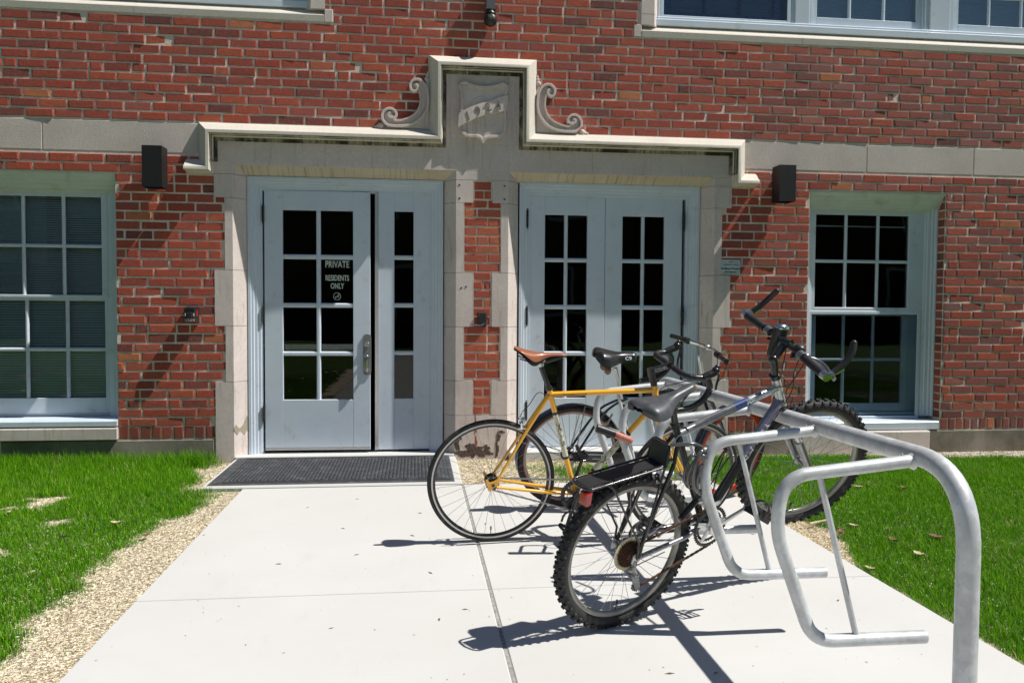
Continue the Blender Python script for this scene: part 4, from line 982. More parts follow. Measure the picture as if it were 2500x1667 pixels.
# ================================================================ BICYCLES
def frame_mat(az, lean, loc):
    az, lean = math.radians(az), math.radians(lean)
    d = Vector((math.cos(az), math.sin(az), 0)); left = Vector((-math.sin(az), math.cos(az), 0))
    up = Vector((0, 0, math.cos(lean)))+left*math.sin(lean); lf = up.cross(d)
    return Matrix(((d.x, lf.x, up.x, loc[0]), (d.y, lf.y, up.y, loc[1]), (d.z, lf.z, up.z, loc[2]), (0, 0, 0, 1)))
def bike_root(name, label, az, lean, hub, R):
    H = frame_mat(az, lean, hub); M = H @ Matrix.Translation((0, 0, -R))
    return thing(name, label, 'bicycle', M=M), M, Matrix.Translation((0, 0, R))
def wheel(parent, T, R, tr, track=False, rim_w=.011, rim_d=.022, rim_mat='rim_grey', spoke_mat='steel', knobs=0, ns=32, hubr=.016, name='wheel', spoke_r=.00085, rim_line=None, valve=True):
    # T: matrix, origin at the hub, axle along y. The wheel mesh carries hub and spokes.
    rr = R-2*tr+.004   # rim outer radius
    m = MB(T); fl = .030
    m.lathe([(0, -.052), (.005, -.052), (.005, -fl-.008), (.010, -fl-.006), (hubr+.008, -fl), (hubr+.008, -fl+.003), (hubr-.004, -fl+.008), (.011, -.01), (.011, .01), (hubr-.004, fl-.008), (hubr+.008, fl-.003), (hubr+.008, fl), (.010, fl+.006), (.005, fl+.008), (.005, .052), (0, .052)], 16)
    for k in range(ns):
        s = 1 if k % 2 else -1; a = 2*PI*(k+.5)/ns; off = (1 if (k//2) % 2 else -1)*1.25*(7.0/ns*PI)*.55
        a2 = a+off; p0 = Vector((math.cos(a2)*(hubr+.004), s*fl*.95, math.sin(a2)*(hubr+.004))); p1 = Vector((math.cos(a)*(rr-rim_d), s*.002, math.sin(a)*(rr-rim_d)))
        m.tube([p0, p1], spoke_r, 4, caps=False)
    w = m.build(name, spoke_mat, parent, smooth=60, recalc=False)
    m = MB(T); m.lathe([(rr, -rim_w), (rr-.010, -rim_w*.98), (rr-rim_d+.004, -rim_w*.62), (rr-rim_d, -rim_w*.2), (rr-rim_d, rim_w*.2), (rr-rim_d+.004, rim_w*.62), (rr-.010, rim_w*.98), (rr, rim_w)], 72, closed=True); m.build('rim', rim_mat, w, smooth=50)
    if track:
        m = MB(T)
        for s in (-1, 1): m.lathe([(rr-.001, s*rim_w), (rr-.001, s*(rim_w+.001)), (rr-.0095, s*(rim_w+.0008)), (rr-.0095, s*rim_w*.9)], 72)
        m.build('brake_track', 'brake_track', w, smooth=50)
    if valve:
        m = MB(T); m.tube([(.004, 0, -(rr-rim_d)), (.004, 0, -(rr-rim_d)+.030)], .0025, 6); m.tube([(.004, 0, -(rr-rim_d)+.022), (.004, 0, -(rr-rim_d)+.042)], .0042, 8); m.build('valve', 'black_plastic', w)
    if rim_line:
        m = MB(T)
        for s in (-1, 1): m.lathe([(rr+.003, s*(rim_w+.0006)), (rr-.003, s*(rim_w+.0014)), (rr-.005, s*(rim_w-.001))], 72)
        m.build('rim_stripe', rim_line, w, smooth=50)
    m = MB(T); prof = [((R-tr)+tr*math.cos(a), tr*math.sin(a)*(1.0 if abs(math.sin(a)) < .9 else 1)) for a in [2*PI*i/14 for i in range(14)]]
    m.lathe(prof, 90, closed=True)
    if knobs:
        rn = random.Random(3)
        for k in range(knobs):
            a0 = 2*PI*k/knobs
            for j, (ph, wd, ln) in enumerate(((0, .010, .0085), (.62, .008, .008), (-.62, .008, .008), (1.18, .006, .009), (-1.18, .006, .009))):
                a = a0+(PI/knobs if j in (1, 2) else 0)+(.4*PI/knobs if j in (3, 4) else 0); rad = R-tr+tr*math.cos(ph); y = tr*math.sin(ph)
                cT = Matrix.Rotation(-a, 4, 'Y') @ Matrix.Translation((rad, y, 0)) @ Matrix.Rotation(ph, 4, 'Z') @ Matrix.Rotation(.35 if j in (1, 4) else -.35 if j in (2, 3) else 0, 4, 'X')
                h = .0072; wd *= 1.55; ln *= 1.55; m.add([(-.003, -wd/2, -ln/2), (-.003, wd/2, -ln/2), (-.003, wd/2, ln/2), (-.003, -wd/2, ln/2), (h, -wd*.4, -ln*.4), (h, wd*.4, -ln*.4), (h, wd*.4, ln*.4), (h, -wd*.4, ln*.4)],
                                 [(0, 1, 5, 4), (1, 2, 6, 5), (2, 3, 7, 6), (3, 0, 4, 7), (4, 5, 6, 7)], cT)
    m.build('tyre', 'rubber', w, smooth=40, recalc=False)
    return w
def saddle(parent, T, L=.27, W=.15, nose=.038, rise=.012, mat='vinyl', under='black_plastic', thick=.045, plump=1.0, name='saddle', tail=0.0, sport=False):
    # local: origin at the saddle centre (clamp), x forward, z up
    n, k = 22, 13; vs = []; fs = []
    for i in range(n+1):
        t = i/n; x = -L*.5+L*t
        w = nose+(W/2-nose)*(1/(1+math.exp((t-.42)*13)))
        w *= math.sqrt(max(0.0, 1-max(0, (.10-t)/.105)**2))*math.sqrt(max(0.0, 1-max(0, (t-.93)/.072)**2)); w = max(w, .002)
        zc = rise*(2*t-1)**2+.010*(1-t)*plump-(0 if sport else thick*.35*max(0, 1-t/.14)**2)-thick*.25*max(0, (t-.9)/.1)**2+tail*max(0, 1-t/.4)**1.5
        dep = thick*(.55+.45*(1/(1+math.exp((t-.5)*10))))*min(1, max(.15, w/.03))*math.sqrt(max(.15, 1-max(0, (.17-t)/.18)**2))
        if sport: dep = thick*(.30+.85*math.exp(-((t-.40)/.20)**2))*min(1, max(.2, w/.02))*min(1, .35+t*3)
        for j in range(k):
            u = j/(k-1)*2-1; a = u*PI*.5
            yy = w*math.sin(a)*(1 if abs(u) < .8 else 1); zz = zc-dep*(1-abs(math.cos(a))**.55)-(.006*plump*math.exp(-(u/.18)**2) if t < .6 else 0)
            vs.append((x, yy, zz))
    for i in range(n):
        for j in range(k-1): fs.append((i*k+j, i*k+j+1, (i+1)*k+j+1, (i+1)*k+j))
    m = MB(T); m.add(vs, fs); s = m.build(name, mat, parent, smooth=70, recalc=False)
    m = MB(T); vs2 = [(v[0], v[1]*.93, v[2]-(.003 if not sport else .004+.022*math.exp(-((v[0]/L+.5-.30)/.22)**2)) if abs((q % k)-(k-1)/2) > 4 else v[2]-.014) for q, v in enumerate(vs)]
    edge = []; low = []
    m.add(vs2, fs)
    for sgn in (1, -1): m.tube(cr([(-L*.40, sgn*.042, -.028), (-L*.18, sgn*.024, -.046), (L*.10, sgn*.022, -.046), (L*.40, sgn*.008, -.018)], 5), .0035, 6)
    m.build('saddle_base', under, s, smooth=60, recalc=False)
    return s
def V(u, v, y=0): return Vector((u, y, v))
def pedal(parent, T, mat='black_plastic', clip=False):
    m = MB(T)
    m.tube([(0, -.0, 0), (0, -.095, 0)], .008, 8)
    for x in (-.038, .038): m.box(x-.004, x+.004, -.095, -.02, -.012, .012)
    for y in (-.095, -.055, -.022): m.box(-.040, .040, y-.003, y+.003, -.010, .010)
    for x in (-.022, .022): m.box(x-.004, x+.004, -.095, -.02, -.003, .003)
    if clip:
        m.tube(cr([(.04, -.035, .0), (.085, -.04, .012), (.095, -.055, .045), (.06, -.055, .065), (.02, -.055, .060)], 5), .004, 6, flat=(1, 2)); m.tube(cr([(-.01, -.1, 0), (-.005, -.1, .04), (0, -.06, .065), (-.005, -.02, .04), (-.01, -.018, 0)], 5), .003, 6, flat=(1, 3))
    return m.build('pedal', mat, parent, smooth=30)
def ring(m, c, r, th, y0, y1, teeth=0, n=60):
    # flat toothed ring around (u, v) at lateral y0..y1
    vs = []; fs = []
    N_ = teeth*4 if teeth else n
    for i in range(N_):
        a = 2*PI*i/N_; ro = r+(.004 if teeth and (i % 4) in (0, 1) else (-.001 if teeth else 0))
        for rad, y in ((r-th, y0), (ro, y0), (ro, y1), (r-th, y1)): vs.append((c[0]+rad*math.cos(a), y, c[1]+rad*math.sin(a)))
    for i in range(N_):
        j = (i+1) % N_
        for q in range(4): fs.append((i*4+q, i*4+(q+1) % 4, j*4+(q+1) % 4, j*4+q))
    m.add(vs, fs)
def chain(parent, T, pts, mat, pitch=.0127):
    P = [Vector(p) for p in pts]; m = MB(T)
    for a, b in zip(P, P[1:]):
        d = b-a; n = max(1, int(d.length/pitch)); e = d/n; u = e.normalized(); sid = Vector((0, 1, 0)); up = u.cross(sid).normalized()
        for i in range(n):
            c = a+e*(i+.5); hh = .0042 if i % 2 else .0036; yy = .0034 if i % 2 else .0024; L2 = e.length*.62
            vs = [c+u*(sx*L2)+sid*(sy*yy)+up*(sz*hh) for sz in (-1, 1) for sy in (-1, 1) for sx in (-1, 1)]
            m.add(vs, [(0, 2, 3, 1), (4, 5, 7, 6), (0, 1, 5, 4), (2, 6, 7, 3), (0, 4, 6, 2), (1, 3, 7, 5)])
    return m.build('chain', mat, parent, smooth=0, recalc=False)

# ---------------------------------------------------------------- mountain bike
Rm = .326
root, MR, T0 = bike_root('mountain_bike', 'silver and black mountain bike with knobbly tyres, its front wheel lifted onto the rack', 25.0, -13, (.818, -3.775, .3205), Rm)
INV = MR.inverted()
FW = frame_mat(9.5, -22.5, (1.758, -3.354, .572))
W1 = wheel(root, T0, Rm, .0255, rim_w=.013, rim_d=.020, knobs=50, ns=32, spoke_r=.0011)
wheel(root, INV @ FW, Rm, .0255, rim_w=.013, rim_d=.020, knobs=50, ns=32, spoke_r=.0011)
fr = MB(T0); BB = V(.402, .068); STt = V(.148, .512); HT0, HT1 = V(.668, .690), V(.752, .556)
fr.cur = 2; fr.tube([BB, STt], .0155, 14)
fr.cur = 0; fr.tube([V(.172, .475), V(.455, .5655)], [.0155, .0175], 14)
fr.cur = 4; fr.tube([V(.455, .5655), V(.535, .590)], .0177, 14)
fr.cur = 1; fr.tube([V(.535, .590), V(.690, .640)], .0175, 14); fr.tube([HT0, HT1], .0195, 16)
fr.cur = 3; fr.tube([V(.732, .588), V(.575, .345)], .0205, 14)
fr.cur = 2; fr.tube([V(.575, .345), BB], [.0205, .021], 14)
fr.tube([V(.402, .068, -.036), V(.402, .068, .036)], .0195, 16)
for s in (-1, 1):
    fr.cur = 2; fr.tube(fillet([V(.165, .470, s*.014), V(.128, .370, s*.050), V(.004, .006, s*.064)], .1, 5), .0085, 10)
    fr.cur = 0; fr.tube(fillet([V(.375, .064, s*.022), V(.27, .042, s*.048), V(.006, 0, s*.064)], .1, 5), .0100, 10)
    fr.cur = 1; fr.prism([(-.016, -.020), (.02, -.016), (.03, .008), (.01, .024), (-.012, .012)], s*.061, s*.067)
fr.tube([V(.128, .380, -.048), V(.128, .380, .048)], .006, 8)
F = fr.build('frame', ['dark_silver', 'silver_paint', 'black_metal', 'violet_paint', 'blue_decal'], root, smooth=50, recalc=False)
def tube_text(body, size, p0, p1, rad, side, mat, parent, T, sx=1, bold=.001, flip=False, phi=0):
    # lettering wrapped on a tube between p0 and p1, facing the -y (right) side
    a, b = Vector(p0), Vector(p1); u = (b-a).normalized(); yv = Vector((0, -1, 0)); v = yv.cross(u).normalized()
    vs, fs = text_verts(body, size, sx, bold, .0004); out = []
    for x, y, z in vs:
        an = y/rad+phi; c = (a+b)/2+u*x; out.append(c+(yv*math.cos(an)+v*math.sin(an))*(rad+.0006+z))
    m = MB(T); m.add(out, fs); return m.build('lettering', mat, parent, smooth=0, recalc=False)
tube_text('SH USA', .044, V(.50, .23), V(.735, .592), .0208, -1, 'plate_white', F, T0, 1.35, .001, phi=-.1)
tube_text('M-40', .026, V(.47, .570), V(.62, .616), .0180, -1, 'plate_white', F, T0, 1.3, .0008, phi=.35)
m = MB(T0); m.tube([V(.145, .520), V(.150, .505)], .019, 14); m.tube([V(.146, .515, -.018), V(.175, .512, -.03), V(.19, .50, -.032)], .004, 6); m.build('seat_clamp', 'black_metal', root)
m = MB(T0); m.tube([V(.147, .514), V(.118, .592)], .0138, 12); m.tube([V(.112, .585), V(.118, .612)], .020, 12); m.build('seatpost', 'black_metal', root)
ST = T0 @ Matrix.Translation(V(.078, .636)) @ Matrix.Rotation(math.radians(-14), 4, 'Y') @ Matrix.Rotation(math.radians(4), 4, 'Z')
sd_ = saddle(root, ST, .300, .172, .022, .016, 'vinyl_worn', thick=.058)
m = MB(ST)
for x, y, z, a, yy, b_ in ((-.128, -.048, -.016, .014, .026, .0125), (-.108, -.066, -.024, .026, .015, .010), (.146, -.007, -.010, .0075, .009, .012)): m.sphere((x, y, z), 1, 14, (a, yy, b_))
m.build('torn_foam', 'foam', sd_, smooth=60)
# carrier
m = MB(T0); rz = lambda u: .314+(u+.27)*.155
for s in (-1, 1):
    m.tube([V(-.262, rz(-.262), s*.055), V(.085, rz(.085), s*.055)], .0052, 8)
    m.tube(fillet([V(-.19, rz(-.19), s*.055), V(-.165, rz(-.165)-.02, s*.062), V(.000, .070, s*.068), V(.003, .0, s*.072)], .03, 5), .0046, 8)
    m.tube([V(.080, rz(.080), s*.055), V(.012, .004, s*.072)], .0046, 8)
    m.tube([V(.085, rz(.085), s*.05), V(.140, .385, s*.02)], .004, 6)
m.tube(fillet([V(-.20, rz(-.20), -.055), V(-.275, rz(-.275), -.055), V(-.285, rz(-.285), 0), V(-.275, rz(-.275), .055), V(-.20, rz(-.20), .055)], .03, 5), .0052, 8)
m.tube(fillet([V(.085, rz(.085), -.055), V(.092, .455, -.050), V(.092, .455, .050), V(.085, rz(.085), .055)], .028, 6), .0052, 8)
for u in (-.15, -.02): m.tube([V(u, rz(u), -.055), V(u, rz(u), .055)], .0035, 6)
cr_ = m.build('rear_carrier', 'black_metal', root, smooth=50)
m = MB(T0); m.add([V(-.268, rz(-.268)+.003, -.036), V(.082, rz(.082)+.003, -.036), V(.082, rz(.082)+.003, .036), V(-.268, rz(-.268)+.003, .036)], [(0, 1, 2, 3)]); m.prism([(-.268, rz(-.268)-.004), (.082, rz(.082)-.004), (.082, rz(.082)+.004), (-.268, rz(-.268)+.004)], -.036, .036)
m.prism([(.080, rz(.080)), (.090, rz(.09)), (.096, .448), (.088, .448)], -.046, .046); m.build('carrier_plate', 'black_plastic', cr_, smooth=0)
m = MB(T0); m.rbox(-.022, .022, -.010, .010, -.024, .024, .004, T=Matrix.Translation(V(-.262, .268, -.022)) @ Matrix.Rotation(PI/2, 4, 'Z') @ Matrix.Rotation(PI, 4, 'Z')); m.box(-.27, -.24, -.036, -.006, .245, .292); m.build('red_reflector', 'red_plastic', root, smooth=0)
# drivetrain
m = MB(T0); m.lathe([(.012, -.024), (.071, -.0235), (.071, -.022), (.012, -.021)], 40, closed=True); m.build('spoke_protector', 'plastic_yellow', W1)
m = MB(T0)
for i, r in enumerate((.054, .049, .044, .039, .034, .030, .026)): ring(m, (0, 0), r, .012, -.0275-i*.0042, -.0255-i*.0042, teeth=[32, 28, 25, 22, 19, 17, 14][i])
m.tube([V(0, 0, -.026), V(0, 0, -.056)], .020, 16); m.build('cassette', 'rust', root, smooth=0, recalc=False)
m = MB(T0); ring(m, (.402, .068), .088, .012, -.048, -.045, teeth=42); ring(m, (.402, .068), .068, .010, -.041, -.0385, teeth=32); ring(m, (.402, .068), .083, .006, -.0495, -.0482); m.build('chainring', 'black_plastic', root, smooth=0, recalc=False)
m = MB(T0)
for k in range(5):
    a = 2*PI*k/5+.4; m.tube([V(.402, .068, -.05), V(.402+.078*math.cos(a), .068+.078*math.sin(a), -.049)], [.016, .009], 8, flat=(.4, 1))
m.tube([V(.402, .068, -.07), V(.402, .068, -.04)], .021, 16)
for s, du, dv in ((-1, .150, .078), (1, -.150, -.078)):
    m.tube([V(.402, .068, s*.064), V(.402+du, .068+dv, s*.082)], [.014, .010], 10, flat=(.55, 1)); m.sphere((.402+du, s*.082, .068+dv), .015, 10, (1, .6, 1))
ck = m.build('crankset', 'alloy', root, smooth=50, recalc=False)
pedal(ck, T0 @ Matrix.Translation(V(.552, .146, -.088)) @ Matrix.Rotation(.5, 4, 'Y'), clip=True)
pedal(ck, T0 @ Matrix.Translation(V(.252, -.010, .088)) @ Matrix.Rotation(PI, 4, 'Z') @ Matrix.Rotation(.6, 4, 'Y'), clip=True)
cy = -.040
chain(root, T0, [V(.006, .034, cy), V(.380, .068+.086, cy-.004)], 'rust')
chain(root, T0, [V(.402+.02, .068-.086, cy-.004), V(.062, -.148, cy)], 'rust'); chain(root, T0, [V(.062, -.148, cy), V(.020, -.068, cy)], 'rust')
m = MB(T0)
for c, r in (((.022, -.075), .016), ((.050, -.142), .017)): ring(m, c, r, .010, cy-.004, cy+.004, teeth=11)
m.prism([(.006, -.078), (.02, -.058), (.040, -.075), (.064, -.140), (.050, -.162), (.036, -.142)], cy-.012, cy-.008)
m.tube(fillet([V(.002, -.012, -.062), V(-.004, -.045, -.066), V(.022, -.075, -.058)], .015, 4), .011, 8); m.sphere((-.006, -.064, -.048), .015, 10, (1.1, .7, 1)); m.sphere((.024, -.060, -.078), .013, 10)
m.tube(cr([V(.15, .005, -.066), V(.02, -.022, -.072), V(-.045, -.045, -.070), V(-.05, -.085, -.066), V(-.010, -.088, -.062)], 6), .0022, 6)
m.build('rear_derailleur', 'steel', root, smooth=40, recalc=False)
m = MB(T0); m.tube(fillet([V(.352, .165, -.02), V(.375, .155, -.045), V(.40, .168, -.050)], .01, 4), .008, 8); m.sphere((.350, -.012, .175), .020, 10, (1, 1.2, .8)); m.prism([(.36, .14), (.43, .17), (.425, .185), (.355, .165)], -.052, -.049); m.build('front_derailleur', 'alloy', root, smooth=40, recalc=False)
m = MB(T0)
for s in (-1, 1): m.tube(cr([V(.112, .300, s*.050), V(.120, .33, s*.046), V(.135, .372, s*.040)], 4), .006, 8); m.box(.075, .122, s*.022-.006, s*.022+.006, .288, .300)
m.tube(cr([V(.135, .372, -.04), V(.13, .42, 0), V(.135, .372, .04)], 5), .0016, 5); m.tube(cr([V(.13, .41, 0), V(.15, .47, -.02), V(.19, .50, -.022)], 5), .0018, 5)
m.build('rear_brake', 'alloy', root, smooth=40)
# bottle cage on the down tube
m = MB(T0); d_ = (V(.575, .345)-BB).normalized(); q_ = Vector((-d_.z, 0, d_.x))
for s in (-1, 1):
    a = BB+d_*.12+q_*.024; m.tube(cr([a+Vector((0, s*.012, 0)), a+d_*.10+Vector((0, s*.030, 0))+q_*.03, a+d_*.165+Vector((0, s*.036, 0))+q_*.045, a+d_*.165+q_*.075+Vector((0, s*.02, 0)), a+d_*.06+q_*.072+Vector((0, s*.012, 0)), a-d_*.01+q_*.05, a-d_*.01+q_*.01], 5), .003, 6)
m.build('bottle_cage', 'black_metal', root, smooth=50)
# fork and steering in the turned frame
W2L = lambda p: p
SF = INV @ FW
CRl = T0 @ V(.762, .530); up_w = (SF.to_3x3() @ Vector((0, 0, 1))); lf_w = (SF.to_3x3() @ Vector((0, 1, 0))); fw_w = (SF.to_3x3() @ Vector((1, 0, 0)))
FH = SF.translation
m = MB()
for s in (-1, 1):
    top = CRl+lf_w*(s*.056); bot = FH+lf_w*(s*.056); mid = top+(bot-top)*.46
    m.cur = 0; m.tube([top+(top-bot).normalized()*.01, mid], .0125, 12)
    m.cur = 1; m.tube([mid-(bot-top)*.03, bot], [.0185, .0160], 12); m.sphere(bot, .017, 10)
m.cur = 0; m.tube([CRl-lf_w*.062, CRl+lf_w*.062], .018, 12); m.tube([T0 @ HT1, CRl], .015, 10)
m.cur = 1; m.tube(cr([CRl+(FH-CRl)*.40+lf_w*.058, CRl+(FH-CRl)*.33+fw_w*.05+up_w*.03, CRl+(FH-CRl)*.40-lf_w*.058], 6), .008, 8)
m.build('suspension_fork', ['silver_paint', 'steel'], root, smooth=50, recalc=False)
m = MB()
for s in (-1, 1):
    b0 = CRl+(FH-CRl)*.36+lf_w*(s*.050)+fw_w*.016; m.tube([b0-up_w*.04, b0+up_w*.05-lf_w*(s*.01)], .006, 8); m.tube([b0-lf_w*s*.012-fw_w*.02, b0-lf_w*s*.012+fw_w*.035], .006, 8)
m.tube(cr([b0+up_w*.05, CRl+(FH-CRl)*.2+fw_w*.03, CRl+(FH-CRl)*.36-lf_w*.05+up_w*.05+fw_w*.016], 6), .0016, 5); m.build('front_brake', 'alloy', root, smooth=40)
m = MB(T0); m.tube([V(.662, .700), V(.672, .684)], .0235, 16); m.build('headset', 'black_metal', root); m = MB(T0); m.tube([V(.748, .562), V(.757, .548)], .0235, 16); m.build('headset', 'black_metal', root)
CL = Matrix.Translation(T0 @ V(.693, .835)) @ SF.to_3x3().to_4x4()
m = MB(T0); m.tube(fillet([V(.668, .693), V(.636, .768), V(.690, .832)], .02, 6), [.0155]*20 if False else .0165, 12); m.tube([V(.693, .835)-Vector((0, .024, 0)), V(.693, .835)+Vector((0, .024, 0))], .021, 12); m.sphere(V(.634, .765), .021, 10); m.build('stem', 'black_metal', root, smooth=50)
hb = MB(CL); hb.tube([(-.018, -.300, .0), (-.004, -.12, .002), (0, 0, 0), (-.004, .12, .002), (-.018, .300, .0)], .0125, 12)
hb_ = hb.build('handlebar', 'black_metal', root, smooth=50)
for s in (-1, 1):
    m = MB(CL); m.tube([(-.009, s*.150, 0), (-.018, s*.288, 0)], .0172, 14); m.build('grip', 'black_plastic', hb_)
    m = MB(CL); m.tube([(-.018, s*.284, 0), (-.018, s*.312, 0)], .0185, 14); m.tube(fillet([(-.018, s*.300, .0), (.022, s*.300, .018), (.050, s*.298, .030)], .02, 4), .0125, 10); m.build('bar_end_clamp', 'chrome', hb_, smooth=50)
    m = MB(CL); m.tube(cr([(.012, s*.300, .014), (.050, s*.298, .050), (.078, s*.290, .090), (.090, s*.272, .125)], 6), .0128, 12); m.sphere((.090, s*.272, .125), .0128, 10); m.build('bar_end', 'black_plastic', hb_, smooth=50)
    m = MB(CL); m.tube(cr([(.012, s*.125, -.008), (.055, s*.135, -.015), (.070, s*.18, -.020), (.058, s*.235, -.026), (.050, s*.275, -.028)], 6), [.008]*2+[.0065]*23 if False else .0065, 8, flat=(1, 1.5)); m.tube([(-.006, s*.108, 0), (-.008, s*.140, 0)], .019, 12); m.sphere((.018, s*.122, -.006), .017, 10, (1.3, .8, 1)); m.build('brake_lever', 'steel', hb_, smooth=50)
    m = MB(CL); m.sphere((.012, s*.075, -.018), .024, 12, (1.2, 1, .7)); m.sphere((.006, s*.085, .020), .020, 12, (1.1, 1.2, .6)); m.tube([(-.03, s*.09, -.02), (0, s*.08, -.02)], .006, 6); m.build('shifter', 'black_plastic', hb_, smooth=50)
m = MB(CL @ Matrix.Translation((-.004, -.002, .0)))
lt = MB(CL @ Matrix.Translation((.0, .052, .0))); lt.tube([(-.020, 0, -.090), (-.018, 0, -.082), (-.012, 0, -.06), (-.006, 0, -.02), (-.002, 0, .02), (0, 0, .045)], [.010, .020, .026, .030, .032, .030], 16, flat=(.72, 1.05)); la = lt.build('front_lamp', 'black_plastic', root, smooth=60)
m = MB(CL @ Matrix.Translation((.0, .052, .0))); m.sphere((.002, 0, .044), .030, 14, (1.15, .72, .62)); m.build('lamp_glass', 'chrome', la, smooth=60)
T_ = CL @ Matrix.Translation((-.008, .0285, -.018)) @ Matrix.Rotation(PI/2, 4, 'X') @ Matrix.Rotation(PI/2, 4, 'Z'); letters('lettering', 'CREATE', .019, T_, 'plate_white', la, 1.0, .0004)
m = MB(); g = lambda a, b, c: CL @ Vector((a, b, c))
for pts in ([g(.05, -.11, -.01), g(.075, -.06, -.05), g(.07, -.03, -.14), g(.05, -.02, -.22), T0 @ V(.78, .60, -.02), CRl+fw_w*.03+up_w*.03],
            [g(.04, .10, -.01), g(.06, .07, -.06), g(.045, .03, -.16), T0 @ V(.73, .66, -.024), T0 @ V(.66, .646, -.018), T0 @ V(.50, .600, -.018), T0 @ V(.24, .516, -.016)],
            [g(.02, -.08, -.04), g(.04, -.05, -.12), T0 @ V(.755, .64, -.03), T0 @ V(.72, .56, -.026), T0 @ V(.56, .31, -.024)]):
    m.tube(cr(pts, 8), .0024, 6)
m.build('brake_cables', 'cable', root, smooth=60)

# ---------------------------------------------------------------- orange road bike
Ry = .346
root, MR, T0 = bike_root('road_bike', 'orange road bike with brown saddle and black drop handlebar parked across the rack', 2.5, -9, (.405, -2.548, .3425), Ry)
INV = MR.inverted(); FW = frame_mat(11.9, -16, (1.487, -2.498, .334))
W1 = wheel(root, T0, Ry, .0125, rim_w=.0095, rim_d=.023, rim_mat='black_metal', track=True, ns=32, spoke_r=.0009)
wheel(root, INV @ FW, Ry, .0125, rim_w=.0095, rim_d=.023, rim_mat='black_metal', track=True, ns=32, spoke_r=.0009, valve=False)
BB = V(.462, -.078); SC = V(.302, .487); HTt, HTb = V(.878, .520), V(.902, .400)
m = MB(T0); m.tube([BB, SC+V(-.008, .028)], .0145, 14); m.tube([V(.303, .478), V(.874, .496)], .0143, 14); m.tube([V(.893, .425), BB], .0160, 14); m.tube([HTt, HTb], .0175, 16)
m.tube([BB+Vector((0, -.036, 0)), BB+Vector((0, .036, 0))], .020, 16)
for s in (-1, 1):
    m.tube([V(.298, .480, s*.012), V(.165, .265, s*.030), V(.020, .022, s*.062)], [.0095, .0088, .0062], 10); m.tube([V(.44, -.076, s*.020), V(.33, -.062, s*.036), V(.020, -.012, s*.062)], [.0105, .0105, .0075], 10)
    m.prism([(-.040, .030), (-.030, .034), (-.018, .016), (.004, .022), (.022, .034), (.034, .022), (.024, -.006), (.004, -.012), (-.014, -.034), (-.026, -.030), (-.026, -.012), (-.036, .008)], s*.060, s*.066)
m.tube([V(.148, .338, -.018), V(.148, .338, .018)], .006, 8)
F = m.build('frame', 'orange', root, smooth=50, recalc=False)
sa, sb = BB+(SC-BB)*.36, BB+(SC-BB)*.80
m = MB(T0); m.tube([sa, sb], .0152, 16); dec0 = m.build('decal_band', 'cream', F); m = MB(T0); dd0, dd1 = BB, V(.893, .425); da, db = dd0+(dd1-dd0)*.24, dd0+(dd1-dd0)*.66; m.tube([da, db], .0167, 16); dec = m.build('decal_band', 'cream', F)
for a, b, r, pr in ((sa, sb, .0155, dec0), (da, db, .0170, dec)):
    for p in (a, b): m = MB(T0); d = (b-a).normalized(); m.tube([p-d*.007, p+d*.007], r, 16); m.build('band_edge', 'ink', pr)
tube_text('MASI', .034, sb, sa, .0154, -1, 'letter_grey', dec0, T0, 2.2, .0002, phi=0)
tube_text('MASI', .036, da, db, .0169, -1, 'letter_grey', dec, T0, 2.4, .0002)
tube_text('Solare', .020, V(.33, .480), V(.47, .484), .0145, -1, 'ink', F, T0, 1.2, -.0002, phi=-.15); tube_text('MASI', .017, V(.36, -.067, 0), V(.45, -.078, 0), .0365, -1, 'plate_white', F, T0, 1.2, .0002, phi=.1) if False else None
m = MB(T0); m.tube([V(.296, .505), V(.239, .650)], .0140, 14); m.tube([V(.297, .502), V(.291, .520)], .0185, 14); spo = m.build('seatpost', 'black_metal', root)
m = MB(T0); m.tube([V(.246, .632), V(.238, .660)], .0175, 12); m.box(.215, .265, -.020, .020, .652, .672); m.build('seat_clamp', 'alloy', spo, smooth=30)
ST = T0 @ Matrix.Translation(V(.242, .703)) @ Matrix.Rotation(math.radians(3), 4, 'Y')
saddle(root, ST, .285, .142, .018, .006, 'leather', 'vinyl', thick=.040, tail=.010, sport=True)
m = MB(T0); cb = V(.157, .345)
m.tube(fillet([cb+Vector((0, -.004, .0)), cb+Vector((-.012, -.034, .004)), cb+Vector((-.004, -.030, -.046))], .02, 4), .0065, 8, flat=(1, 1.3)); m.tube(fillet([cb, cb+Vector((-.012, .034, .0)), cb+Vector((-.004, .030, -.046))], .02, 4), .0065, 8)
m.tube([cb+Vector((-.02, 0, 0)), cb+Vector((.012, 0, 0))], .009, 10); m.tube([cb+Vector((-.02, -.034, .012)), cb+Vector((-.008, -.030, .040))], .0045, 8); m.sphere(cb+Vector((-.022, -.036, .008)), .011, 10)
for s in (-1, 1): m.box(cb.x-.026, cb.x+.018, s*.016-.004, s*.016+.004, cb.z-.054, cb.z-.044)
m.build('rear_brake', 'chrome', root, smooth=40)
m = MB(T0); m.tube(cr([cb+Vector((-.010, -.028, .045)), V(.185, .430, -.030), V(.235, .492, -.016), V(.300, .478, -.022), V(.5, .480, -.020)], 8), .0022, 6); m.build('brake_cable', 'cable', root)
m = MB(T0); ring(m, (.462, -.078), .088, .022, -.047, -.044, teeth=44)
for k in range(5):
    a = 2*PI*k/5; m.tube([V(.462, -.078, -.048), V(.462+.068*math.cos(a), -.078+.068*math.sin(a), -.047)], [.013, .007], 8, flat=(.4, 1))
for s, du, dv in ((-1, -.052, -.162), (1, .052, .162)): m.tube([V(.462, -.078, s*.058), V(.462+du, -.078+dv, s*.070)], [.013, .009], 10, flat=(.6, 1))
